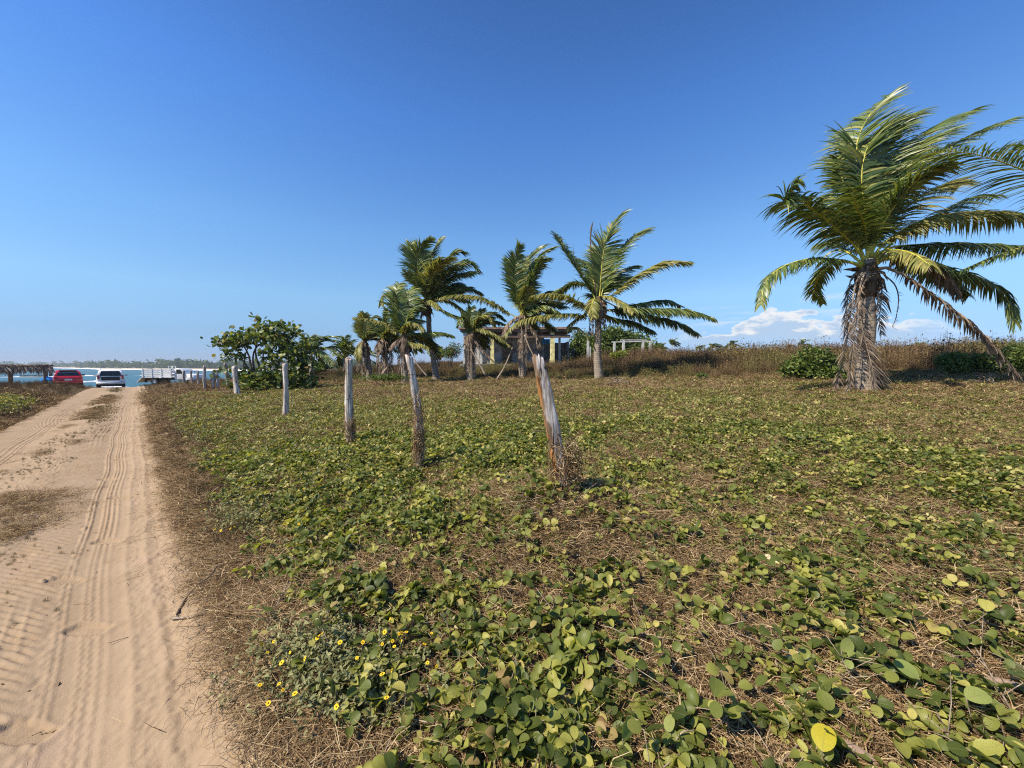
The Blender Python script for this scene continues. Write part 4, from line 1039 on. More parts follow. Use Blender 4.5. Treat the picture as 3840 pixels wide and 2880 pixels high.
for i, (px, pb, pc, s_, lb) in enumerate(((2520, 1325, 1296, 1.0, 'distant palm next to the pergola posts, tallest on that skyline'), (2480, 1325, 1304, .8, 'tiny distant palm between pergola and its taller neighbour'),
        (2623, 1325, 1308, .7, 'smallest distant palm poking over the brush'), (2672, 1330, 1306, 1.0, 'distant palm with a drooping round crown over the brush'),
        (2742, 1328, 1300, 1.0, 'dark distant palm leaning right over the brush'), (2700, 1330, 1314, .6, 'low distant palm wedged between two higher ones'),
        (3008, 1318, 1296, .9, 'lone distant palm under the white cloud'), (2960, 1318, 1303, .6, 'faint distant palm left of the lone one'),
        (3447, 1318, 1300, .9, 'distant palm right of the big palm trunk'), (3400, 1318, 1308, .6, 'tiny distant palm close to the big palm trunk'))):
    simple_palm('far_palm', lb, px, pb, pc, 105, 2.1 * s_, 300 + i, GH, 12, .22)

# ------------------------------------------------------------------ trees and bushes
def leafy(mb, c, rad, n, lw, q, hollow=.35, up=.5, k=.8):
    for i in range(n):
        v = q.normal(0, 1, 3); v /= np.linalg.norm(v); v = v * rad * q.uniform(hollow, 1.0)
        V, F, uv = leaf_geo(lw * q.uniform(.7, 1.25), lw * k * q.uniform(.75, 1.2), .15, .2, False, True)
        R = rotm(q.normal(0, .7) + up, q.normal(0, .7), q.uniform(0, 6.28)); mb.add(V @ R.T + c + v, F, 0, q.random())
def C2(x, y): return 780 + x * .2351, 1150 + y * .2351
def sea_grape():
    z = 16.0; q = np.random.default_rng(77)
    b = hit(1005, 1462); z = b[1]; t = thing('sea_grape_tree', 'sea grape tree with round glossy leaves and bare stems behind the fence', 'tree', b)
    def w(x, y, dz=0): return at(*C2(x, y), z + dz)
    limbs = []
    for pts, dz, r0 in (([(900, 1400), (880, 1100), (760, 760), (800, 420), (790, 200)], .2, .07), ([(880, 1400), (720, 1050), (640, 750), (480, 560), (200, 560)], -.2, .06),
                        ([(900, 1400), (740, 1000), (740, 700), (900, 560), (1100, 420)], .4, .055), ([(1000, 1400), (1100, 1000), (1200, 700), (1300, 480), (1380, 350)], .2, .07),
                        ([(1000, 1400), (900, 950), (880, 760), (960, 640), (1150, 560)], -.4, .045), ([(850, 1400), (680, 1050), (560, 860), (420, 800), (320, 760)], .3, .05),
                        ([(1050, 1400), (1300, 1100), (1480, 900), (1620, 760)], .6, .06), ([(860, 1400), (600, 1100), (590, 800), (640, 620), (560, 480)], .5, .04)):
        S = spline([b + (0, 0, -.1)] + [w(*p, dz * (i + 1) / len(pts)) for i, p in enumerate(pts[1:])], 16); mb = MB(); mb.tube(S, np.linspace(r0, .012, 16), 6, jit=.2)
        mb.obj('limb', M['twigdark'], t, True, loc=b); limbs.append(S)
    cl = [  # centre, radius px, leaves
        (800, 200, 55, 16), (770, 330, 55, 12), (900, 340, 90, 26), (1080, 330, 110, 40), (1180, 300, 70, 20), (1370, 370, 80, 30), (1270, 430, 100, 34), (1120, 450, 110, 40), (960, 450, 110, 36),
        (780, 440, 120, 44), (640, 460, 100, 36), (460, 430, 80, 18), (480, 530, 110, 40), (330, 540, 100, 34), (170, 560, 80, 22), (240, 640, 80, 20), (420, 620, 90, 30), (520, 600, 90, 26),
        (700, 540, 110, 36), (860, 540, 110, 36), (1050, 560, 110, 40), (1220, 560, 120, 44), (1330, 640, 120, 40), (1180, 660, 110, 34), (300, 780, 80, 22), (420, 780, 90, 26), (540, 800, 60, 14), (330, 860, 50, 8),
        (950, 780, 100, 30), (1080, 790, 100, 30), (1230, 800, 110, 40), (1380, 780, 120, 46), (1480, 700, 110, 40), (1560, 640, 90, 26), (1540, 820, 120, 40), (1640, 900, 100, 30), (1000, 930, 90, 26), (1400, 920, 120, 40),
        (560, 1100, 110, 40), (700, 1120, 130, 56), (860, 1130, 130, 56), (1000, 1080, 120, 44), (620, 1230, 130, 56), (780, 1250, 140, 60), (940, 1260, 130, 56), (1080, 1230, 120, 50), (1180, 1080, 110, 40),
        (1320, 1100, 140, 60), (1450, 1050, 140, 60), (1400, 1230, 130, 56), (1550, 1180, 130, 56), (1660, 1240, 100, 40), (1250, 1230, 110, 44), (480, 1250, 90, 24), (1500, 960, 120, 46), (300, 1000, 60, 10), (180, 1080, 60, 10)]
    pxm = z / FPX; L = []
    for x, y, r, n in cl:
        for i in range(int(n * 1.5)):
            o_ = np.clip(q.normal(0, .5, 3), -.9, .9); p = w(x + o_[0] * r, y + o_[1] * r) + [0, o_[2] * r * .2351 * pxm * 1.6 + q.normal(0, .25), 0]
            L.append((p, q.uniform(.12, .21), q.normal(0, .8) + .5, q.normal(0, .7), q.uniform(0, 6.28), q.random()))
    L.sort(key=lambda e: -e[1] / e[0][1])
    cr = MB(); V, F, uv = leaf_geo(1, 1.0, .12, .12, True, True); UV = []
    for p, s_, rx, ry, rz, rn in L[290:]:
        cr.add(V * s_ @ rotm(rx, ry, rz).T + p, F, 0, rn); UV += uv.tolist()
    crown = cr.obj('crown', M['grape'], t, True, loc=b, uv=np.array(UV)); 
    m1 = MB(); m1.add(V, F, 0, 0.0); lm = m1.mesh('leaf', M['grape'], True, uv)
    for p, s_, rx, ry, rz, rn in L[:290]:
        o = bpy.data.objects.new('leaf', lm); C.objects.link(o); o.parent = crown; o.location = Vector(p) - Vector(b); o.scale = (s_,) * 3; o.rotation_euler = (rx, ry, rz)
sea_grape()

def bush(name, label, c, rad, n, lw, mat, cat='bush', blobs=7, seed=0, stems=5, group=None, flowers=None, nflow=0, trunk_h=0.0):
    q = np.random.default_rng(seed); c = np.asarray(c, float); g = H1(c[0], c[1]); b = np.array([c[0], c[1], g]); t = thing(name, label, cat, b, group)
    rad = np.asarray(rad, float); mb = MB(); cs = []
    for i in range(blobs):
        v = q.normal(0, 1, 3); v /= np.linalg.norm(v); o_ = v * rad * .55 * q.uniform(.4, 1.1); o_[2] = abs(o_[2]) * 1.5 - .5 * rad[2]; cs.append(o_)
        leafy(mb, c + o_, rad * q.uniform(.38, .6), n // blobs, lw, q, .45, .3, .6)
    mb.obj('crown', M[mat], t, loc=b)
    ms = MB()
    for o_ in cs[:stems]:
        e = c + o_ * .9; ms.tube(spline([b - [0, 0, .1], (b + e) / 2 + q.normal(0, .1, 3), e], 8), np.linspace(.02 + .02 * rad[2], .01, 8), 5)
    ms.obj('trunk', M['twigdark'], t, True, loc=b)
    if flowers:
        mf = MB()
        for i in range(nflow):
            v = q.normal(0, 1, 3); v /= np.linalg.norm(v); v[1] = -abs(v[1]); o_ = cs[i % len(cs)] + v * rad * .5
            for k in range(4):
                T = q.normal(0, 1, (3, 3)); T *= .06 / np.linalg.norm(T, axis=1)[:, None]; mf.add(c + o_ + T, [(0, 1, 2)])
        mf.obj('blossoms', M[flowers], t, loc=b)
    return t
def on(px, py, z, dz=0): 
    p = at(px, py, z); return p
bush('green_bush', 'green leafy bush in the dry brush left of the big palm', on(3055, 1372, 13.6) , (1.25, .9, .78), 7000, .10, 'bush', seed=1)
bush('green_bush', 'bright green low bush right of the big palm trunk', on(3555, 1345, 13.2), (.9, .7, .55), 2200, .09, 'bush', seed=2)
bush('green_bush', 'small green bush between two brown ones near the drooping dead frond', on(3670, 1350, 13.0), (.6, .5, .4), 1100, .09, 'bush', seed=3)
bush('green_bush', 'large rounded bush at the right edge of the picture', on(3850, 1335, 13.0), (1.5, 1.0, 1.15), 6500, .08, 'bush', seed=4, blobs=9)
bush('lime_bush', 'small yellow green shrub in front of the pergola posts', on(2315, 1328, 26), (.75, .6, .5), 1100, .12, 'bushlime', seed=5)
bush('green_bush', 'small green sprig clump in the pale grass right of the centre palm', on(2625, 1408, 15.5), (.4, .35, .22), 360, .07, 'bush', seed=6, blobs=4)
bush('flowering_bush', 'brownish bush with red blossoms left of the house', on(1690, 1312, 30), (1.2, .9, .95), 1800, .11, 'bush', seed=7, flowers='redflower', nflow=26)
bush('green_bush', 'low green bush beside the bush with red blossoms', on(1645, 1318, 31), (1.0, .8, .8), 1500, .13, 'bushlime', seed=8)
bush('green_tree', 'dense green tree behind the pergola, right of the house', on(2335, 1288, 38), (4.1, 2.4, 2.5), 12000, .26, 'bush', 'tree', 16, 9, 8)
bush('green_tree', 'green tree between the house and the centre palm', on(2180, 1292, 42), (2.4, 2.0, 2.3), 5200, .22, 'bush', 'tree', 10, 10, 6)
bush('green_tree', 'small rounded tree at the right foot of the pergola', on(2455, 1312, 37), (1.7, 1.3, 1.2), 2600, .2, 'bush', 'tree', 7, 11, 5)
bush('green_bush', 'dark green thicket right of the sea grape tree', on(1190, 1372, 29), (1.6, 1.0, .6), 1800, .17, 'bush', seed=12)
bush('green_grass_clump', 'fresh green low growth at the foot of the small palm clump', on(1440, 1416, 17.5), (1.7, .5, .22), 1600, .07, 'bush', 'grass clump', 9, 13, 2)

# ------------------------------------------------------------------ fence posts
FP = 'weathered fence posts along the road'
def post(label, topp, basep, wpx, mat='post', z=None, seed=0, n=18, tall=0):
    q = np.random.default_rng(seed); b = hit(*basep) if z is None else at(*basep, z); z = b[1]
    g = H1(b[0], b[1]); tp = at(*topp, z); r = wpx / FPX * z / 2
    P = [b + (b - tp) / np.linalg.norm(b - tp) * .25, b] ; K = 18
    root = thing('fence_post', label, 'fence post', b, FP); mb = MB(); an = np.arange(n) * 2 * math.pi / n
    ang = 1 + .14 * np.sin(an * 2 + q.uniform(0, 6)) + .09 * np.sin(an * 3 + q.uniform(0, 6)) + q.normal(0, .085, n); V = []; RN = []; aw = -.45 + q.normal(0, .25)
    bend = q.normal(0, .03, 2)
    for i in range(K):
        u = i / (K - 1); c = P[0] + (tp - P[0]) * u + np.array([bend[0], bend[1], 0]) * math.sin(u * math.pi)
        rr = r * (1.12 - .14 * u) * (1 + .08 * math.sin(u * 9 + seed) + .04 * math.sin(u * 23 + seed)) * (ang + q.normal(0, .04, n)); RN += (.5 + .5 * np.cos(an - aw)).tolist()
        V += [c + np.array([math.cos(a) * k, math.sin(a) * k, (q.normal(0, .2) * r + .35 * r * math.cos(a + seed)) if i == K - 1 else 0]) for a, k in zip(an, rr)]
    V.append(tp + [0, 0, -.1 * r]); RN.append(.3); m_ = (K - 1) * n
    mb.add(V, [(i * n + j, i * n + (j + 1) % n, (i + 1) * n + (j + 1) % n, (i + 1) * n + j) for i in range(K - 1) for j in range(n)] + [(m_ + j, m_ + (j + 1) % n, K * n) for j in range(n)], 0, RN)
    mb.obj('shaft', M[mat], root, True, loc=b)
    return root, b, tp, r
def wire_loops(root, b, tp, r, us, seed=0):
    q = np.random.default_rng(seed); mb = MB()
    for u in us:
        c = b + (tp - b) * u; a = np.linspace(0, 2 * math.pi * 1.15, 22); ti = q.normal(0, .25)
        mb.tube([c + np.array([math.cos(t) * r * 1.22, math.sin(t) * r * 1.22, .012 * t + ti * r * math.cos(t)]) for t in a], .0032, 4)
        for k in range(2):
            e = c + np.array([q.choice([-1, 1]) * r * q.uniform(1.8, 3.5), q.normal(0, r), q.normal(-.01, .03)]); mb.tube([c + (e - c) * .4 + [0, -r * .8, 0], e], [.003, .002], 4)
    mb.obj('wire', M['wire'], root, True, loc=b)
r1, b1, t1, rr1 = post('nearest fence post, leaning left, bleached with orange bare wood', (2014, 1340), (2098, 1785), 44, z=3.3, seed=2, n=20)
# strips of orange heartwood where the bark fell off
ax1 = (t1 - b1)
def strip_on(root, u0, u1, a0, wd, rr, seed):
    q = np.random.default_rng(seed); mb = MB(); V = []; K = 9
    for i in range(K):
        u = u0 + (u1 - u0) * i / (K - 1); c = b1 + ax1 * u; k = math.sin(math.pi * (i + .35) / (K - .3)) ** .5
        for j in range(5):
            a = a0 + (j - 2) / 2 * wd * k + q.normal(0, .09); rad = rr * (1.10 - .12 * u) * (1.46 - .07 * abs(j - 2))
            V.append(c + np.array([math.cos(a) * rad, math.sin(a) * rad, q.normal(0, .004)]))
    mb.add(V, [(i * 5 + j, i * 5 + j + 1, i * 5 + j + 6, i * 5 + j + 5) for i in range(K - 1) for j in range(4)])
    mb.obj('bare_wood', M['post_orange'], root, True, loc=b1)
strip_on(r1, .55, .84, math.radians(240), .25, rr1, 1); strip_on(r1, .33, .56, math.radians(238), .22, rr1, 2); strip_on(r1, .02, .26, math.radians(246), .26, rr1, 3)
wire_loops(r1, b1, t1, rr1, (.36, .40), 1)
posts = [
    ('second post from the front, wrapped with dead vine, white knotted top', (1532, 1334), (1566, 1730), 27, 'post', 4.8, 3),
    ('third post from the front, straight, white on its right face', (1309, 1345), (1315, 1640), 25, 'post', 6.25, 4),
    ('grey post standing in front of the sea grape tree', (1068, 1362), (1070, 1538), 17, 'post', 9.9, 5),
    ('thick forked-looking post at the left edge of the sea grape tree', (880, 1374), (893, 1482), 19, 'post', None, 6),
    ('dark post tilting right beside the thick one', (845, 1364), (858, 1450), 13, 'post_dark', None, 7),
    ('right one of a close pair of grey posts before the beach', (812, 1388), (820, 1459), 10, 'post', None, 8),
    ('left one of a close pair of grey posts before the beach', (800, 1390), (803, 1459), 8, 'post', None, 9),
    ('pale post with a white knob top, right of the white cab', (768, 1372), (772, 1460), 9, 'post', None, 10),
    ('thin post crossing the dark windscreen of the white truck', (716, 1390), (722, 1434), 6, 'post_dark', None, 11),
    ('thin post at the left side of the truck cab door', (689, 1391), (690, 1434), 6, 'post_dark', None, 12),
    ('farthest post, dark, before the truck bed', (648, 1396), (646, 1432), 7, 'post_dark', None, 13),
    ('thin post seen against the truck bonnet', (742, 1389), (744, 1440), 6, 'post', None, 14)]
P2 = []
for lb, a, b, wd, m_, z, sd2 in posts: P2.append(post(lb, a, b, wd, m_, z, sd2))
wire_loops(*P2[0], (.55, .78), 3); wire_loops(*P2[1], (.45,), 4)
# dead vine tangled round the feet of the first posts
def tangle(label, b, rad, h, n, seed):
    q = np.random.default_rng(seed); mb = MB()
    for i in range(n):
        a = q.uniform(0, 6.28); z0 = q.uniform(0, h) * q.uniform(.2, 1); p = b + np.array([math.cos(a) * rad * q.uniform(.5, 1.3), math.sin(a) * rad * q.uniform(.5, 1.3), z0]); S = [p]
        d = q.normal(0, 1, 3) * [.6, .6, 1.1]
        for k in range(4):
            d = d * .6 + q.normal(0, .8, 3); d /= np.linalg.norm(d); p = p + d * .07 * q.uniform(.6, 1.5); off = (p - b) * [1, 1, 0]
            if np.linalg.norm(off) > rad * 1.9: p = p - off * .4
            S.append(p.copy())
        mb.tube(spline(S, 9), q.uniform(.0012, .0032), 3, rnd=q.random())
    o = mb.obj('dead_vine', M['straw'], None, loc=b); tag(o, label, 'dead vine', 'dead vines round the posts'); return o
tangle('thick mat of dead vine round the foot of the leaning post', b1 + [.04, -.02, -.02], .085, .40, 300, 1)
tangle('dead vine climbing most of the second post', P2[0][1] + [.02, -.02, 0], .045, .95, 360, 2)
tangle('dead vine bunched at the foot of the third post', P2[1][1] + [.01, -.02, 0], .05, .42, 170, 3)

# fallen plank, dead branches
pl = hit(855, 1478); mb = MB(); mb.box(pl + [0, 0, .10], (1.05, .14, .06), (0, .04, -.15)); o = mb.obj('fallen_plank', M['post_dark'], None, loc=pl); tag(o, 'dark plank lying by the fence left of the sea grape tree', 'plank')
def branch_pile(label, c, n, L, r, seed, mat='twig'):
    q = np.random.default_rng(seed); t = thing('branch_pile', label, 'dead branches', c, None)
    for i in range(n):
        p0 = c + np.array([q.normal(0, L * .3), q.normal(0, L * .2), q.uniform(.0, .15)]); a = q.uniform(0, 6.28); e = q.uniform(0, .7)
        d = np.array([math.cos(a) * math.cos(e), math.sin(a) * math.cos(e), math.sin(e)]); LL = L * q.uniform(.5, 1)
        mb = MB(); S = spline([p0 - d * LL * .3, p0 + q.normal(0, .04, 3), p0 + d * LL * .7], 8); mb.tube(S, np.linspace(r, r * .3, 8), 5)
        for k in range(3):
            s0 = S[q.integers(3, 8)]; mb.tube([s0, s0 + (d + q.normal(0, .6, 3)) * LL * .3], [r * .5, r * .1], 4)
        mb.obj('branch', M[mat], t, True, loc=c)
branch_pile('heap of grey dead branches on the grass right of the centre palm', hit(2310, 1440), 11, .55, .022, 3)
branch_pile('bleached dead branches in the grass under the right edge bush', hit(3720, 1440), 7, .7, .015, 4)

# ------------------------------------------------------------------ house, pergola, palapa
def house():
    z = 34.0; g = 1.75
    def X(px): return (px - 1920) / FPX * z
    def Zp(py): return at(1920, py, z)[2]
    xl, xr = X(1722), X(2150); zt, zb = Zp(1228), Zp(1262); D = 6.5
    t = thing('beach_house', 'open sided beach house with flat brown roof and yellow columns', 'house', ((xl + xr) / 2, z + D / 2, g))
    L = (xl + xr) / 2
    mb = MB(); mb.box((L, z + D / 2, zt - .09), (xr - xl, D + .8, .18)); mb.obj('roof', M['rooftile'], t)
    for k in range(9):
        mb = MB(); y = z - .2 + k * (D / 8); mb.box((L, y, zt - .30), (xr - xl - .3, .14, .22)); mb.obj('beam', M['roofwood'], t)
    mb = MB(); mb.box((L + 1.3, z - .05, zb + .02), (xr - xl - 3.2, .2, .26)); mb.obj('front_beam', M['roofwood'], t)
    for px, w_, m_ in ((1745, .30, 'whitecol'), (1846, .32, 'yellowcol'), (2071, .36, 'yellowcol')):
        mb = MB(); h = zt - .41 - g; mb.box((X(px), z + .05, g + h / 2 - .01), (w_, w_, h)); mb.box((X(px), z + .05, g + .22), (w_ + .06, w_ + .06, .44)); mb.obj('column', M[m_], t)
    for px, dy in ((2110, 2.4), (1795, 3.0), (1770, D - .4)):
        mb = MB(); h = zt - .41 - g; mb.box((X(px), z + dy, g + h / 2), (.2, .2, h)); mb.obj('column', M['whitecol'], t)
    # walls round the rooms at the back
    def wall(x0, x1, y0, y1, h0, h1, m_='plaster'):
        mb = MB(); mb.box(((x0 + x1) / 2, (y0 + y1) / 2, (h0 + h1) / 2), (abs(x1 - x0) + .14, abs(y1 - y0) + .14, h1 - h0)); return mb.obj('wall', M[m_], t)
    wall(X(1840), X(2048), z + 3.2, z + 3.2, g, zt - .42); wall(X(2052), xr - .1, z + 4.6, z + 4.6, g, g + 2.15); wall(xr - .1, xr - .1, z + 2.6, z + 4.45, g, g + 2.15)
    wall(X(1840), X(1840), z + 3.35, z + D - .1, g, zt - .42); wall(xl + .4, X(1830), z + D, z + D, g, g + 2.0)
    mb = MB(); mb.box((L, z + D / 2, g - .2), (xr - xl, D, .4)); mb.obj('floor', M['plaster'], t)
    mb = MB(); mb.box((X(1900), z + 3.08, g + 1.0), (.95, .06, 2.0)); mb.obj('door', M['roofwood'], t)
    # blue cloth under the roof
    mb = MB(); K = 8; V = []
    for i in range(K):
        u = i / (K - 1); V += [(X(2042) + u * .75, z + 2.9 + .06 * math.sin(u * 14), Zp(1263)), (X(2042) + u * .75, z + 2.9 + .08 * math.sin(u * 14 + 1), Zp(1281))]
    mb.add(V, [(2 * i, 2 * i + 2, 2 * i + 3, 2 * i + 1) for i in range(K - 1)])
    o = mb.obj('hanging_cloth', M['blue'], None, True, loc=V[0]); tag(o, 'blue cloth hanging under the house roof beside the yellow column', 'cloth')
    mb = MB(); mb.lathe([(.02, 0), (.09, .02), (.10, .12), (.04, .16)], (X(2087), z - .25, Zp(1243)), n=10); o = mb.obj('lamp', M['paint_white'], t, True)
house()
def pergola():
    z = 31.0; t = thing('pergola', 'white pergola frame of four posts standing in the brush', 'pergola', at(2370, 1345, z))
    tp = at(2304, 1277, z)[2]; P = [(2338, z), (2411, z), (2304, z + 2.6), (2438, z + 1.6)]
    for px, zz in P:
        p = at(px, 1300, zz); g = H1(p[0], p[1]); h = tp - g; mb = MB(); mb.box((p[0], p[1], g + h / 2 - .05), (.17, .17, h + .1)); mb.obj('post', M['whitecol'], t)
    def beam(a, b):
        pa = at(a[0], 1280, a[1]); pb = at(b[0], 1280, b[1]); d = (pb - pa)[:2]; L = np.linalg.norm(d) + .5; mb = MB(); m_ = (pa + pb) / 2
        mb.box((m_[0], m_[1], tp + .047), (L, .12, .09), (0, 0, math.atan2(d[1], d[0]))); mb.obj('beam', M['greywood'], t)
    beam(P[0], P[1]); beam(P[2], P[3])
    for px, lb in ((2205, 'white post standing left of the centre palm trunk'), (2213, 'thin white post close against the centre palm trunk')):
        p = at(px, 1300, 29); g = H1(p[0], p[1]); top_ = at(px, 1278 if px == 2205 else 1300, 29)[2]; mb = MB(); mb.box((p[0], p[1], (g + top_) / 2), (.16 if px == 2205 else .1, .15, top_ - g), None, 0, .95)
        o = mb.obj('garden_post', M['whitecol'], None, loc=(p[0], p[1], g)); tag(o, lb, 'post')
pergola()
def palapa():
    z = 37.0
    def w(px, py, dz=0): return at(px, py, z + dz)
    c = w(80, 1430); g = H1(c[0], c[1]); t = thing('palapa', 'low thatched beach shelter at the left edge of the picture', 'shelter', (c[0], c[1], g))
    u = np.array([U2[1], -U2[0], 0]); 
    for px, py, dz in ((30, 1374, -.6), (163, 1371, -.6), (172, 1372, 2.2), (40, 1376, 2.4), (-110, 1376, -.6), (-110, 1376, 2.4)):
        p = w(px, py, dz); gg = H1(p[0], p[1]); mb = MB(); mb.tube([(p[0], p[1], gg - .2), (p[0] + .05, p[1], (gg + p[2]) / 2), p], [.10, .085, .08], 7, jit=.2); mb.obj('post', M['post'], t, True)
    for a, b, r in (((-190, 1377, -.65), (198, 1370, -.65), .09), ((-190, 1379, 2.4), (190, 1374, 2.4), .08), ((163, 1371, -.9), (176, 1374, 2.6), .07), ((30, 1374, -.9), (40, 1378, 2.6), .07), ((-110, 1375, -.9), (-105, 1378, 2.6), .07)):
        p, q_ = w(*a), w(*b); mb = MB(); mb.tube([p, (p + q_) / 2 + [0, 0, -.03], q_], [r, r, r * .8], 6, jit=.2); mb.obj('beam', M['post_dark'], t, True)
    mb = MB(); q = np.random.default_rng(5)
    # roof sheet of palm thatch plus strips hanging from its edge
    for i in range(1500):
        px = q.uniform(-190, 190); dz = q.uniform(-.9, 2.7); p = w(px, 1374, dz); p[2] = w(px, 1373, -.6)[2] + .10 + q.uniform(-.05, .05) - .05 * abs(dz)
        a = q.normal(0, .5) + 2.3; L = q.uniform(.4, .9); d = np.array([math.cos(a), math.sin(a), q.normal(-.05, .06)]); s_ = np.array([-d[1], d[0], q.normal(0, .3)]) * .035
        mb.add([p - d * L / 2 - s_, p - d * L / 2 + s_, p + d * L / 2], [(0, 1, 2)], 0, q.random())
    mb.obj('roof_thatch', M['thatch'], t, kind='stuff')
    mb = MB()
    for i in range(1500):
        px = q.uniform(-190, 195); dz = q.choice([-.75, .2, 1.2, 2.5], p=[.2, .25, .25, .3]); p = w(px, 1376, dz); p[2] = w(px, 1375, -.6)[2]
        L = q.uniform(.4, 1.15) * (.45 + .75 * float(fbm(np.array(px * .05), np.array(3.0), 2))); a = q.normal(.55, .35); d = np.array([.72 * math.sin(a), -.3 * math.sin(a), -math.cos(a)]); s_ = np.array([.7, .7, 0]) * q.uniform(.02, .05)
        mb.add([p - s_, p + s_, p + d * L * .6 + s_ * .8, p + d * L], [(0, 1, 2, 3)], 0, q.random())
    mb.obj('hanging_thatch', M['thatch'], t, kind='stuff')
    mb = MB(); a, b = w(85, 1411, 1.0), w(160, 1409, 1.0); mb.box((a + b) / 2, (np.linalg.norm(b - a), .5, .12), (0, 0, math.atan2((b - a)[1], (b - a)[0]))); mb.obj('table_board', M['post'], t)
    p = w(192, 1376, -.2); e = w(212, 1410, -.2); mb = MB(); mb.tube([p, e], [.05, .05], 5); mb.obj('brace', M['post_dark'], t)
    # blue boat or tarp roll
    S = spline([w(156, 1437, -.4), w(163, 1427, -.4), w(175, 1420, -.4), w(186, 1422, -.4), w(194, 1429, -.4)], 14); mb = MB(); mb.tube(S, .13 + .10 * np.sin(np.linspace(.2, 3.0, 14)), 10); gz = H1(S[0][0], S[0][1])
    o = mb.obj('blue_tarp', M['blue'], None, True, loc=S[0]); tag(o, 'bright blue rolled tarp heaped beside the red car', 'tarp')
palapa()

# ------------------------------------------------------------------ vehicles
def rr_ring(hw, z0, z1, r, y, n=4):
    P = []
    for cx, cz, a0 in ((hw - r, z1 - r, 0), (-hw + r, z1 - r, 90), (-hw + r, z0 + r, 180), (hw - r, z0 + r, 270)):
        for k in range(n + 1):
            a = math.radians(a0 + 90 * k / n); P.append((cx + r * math.cos(a), y, cz + r * math.sin(a)))
    return P
def loft(mb, rings, mi=0):
    n = len(rings[0]); V = [p for r in rings for p in r]; F = [(i * n + j, (i + 1) * n + j, (i + 1) * n + (j + 1) % n, i * n + (j + 1) % n) for i in range(len(rings) - 1) for j in range(n)]
    F.append(tuple(range(n))); F.append(tuple(len(V) - 1 - j for j in range(n))); mb.add(V, F, mi)
def local(mb, name, mats, root, rot, smooth=False):
    me = mb.mesh(name, mats, smooth); o = bpy.data.objects.new(name, me); C.objects.link(o); o.parent = root; return o
def wheel(root, x, y, R, w_, rot=None, dual=False):
    s = 1 if x > 0 else -1
    o = bpy.data.objects.new('wheel', None); C.objects.link(o); o.parent = root; o.location = (x, y, R)
    mb = MB(); mb.lathe([(R * .62, -w_ / 2), (R * .93, -w_ / 2), (R, -w_ * .32), (R, w_ * .32), (R * .93, w_ / 2), (R * .62, w_ / 2)], (0, 0, 0), (1, 0, 0), 20); t = local(mb, 'tyre', M['rubber'], o, None, True)
    mb = MB(); mb.lathe([(.02, s * w_ * .30), (R * .2, s * w_ * .34), (R * .5, s * w_ * .22), (R * .64, s * w_ * .46), (R * .64, -s * w_ * .4)], (0, 0, 0), (1, 0, 0), 20); t = local(mb, 'rim', M['chrome'], o, None, True)
def quad(mb, P, mi=0): mb.add(P, [(0, 1, 2, 3)], mi)
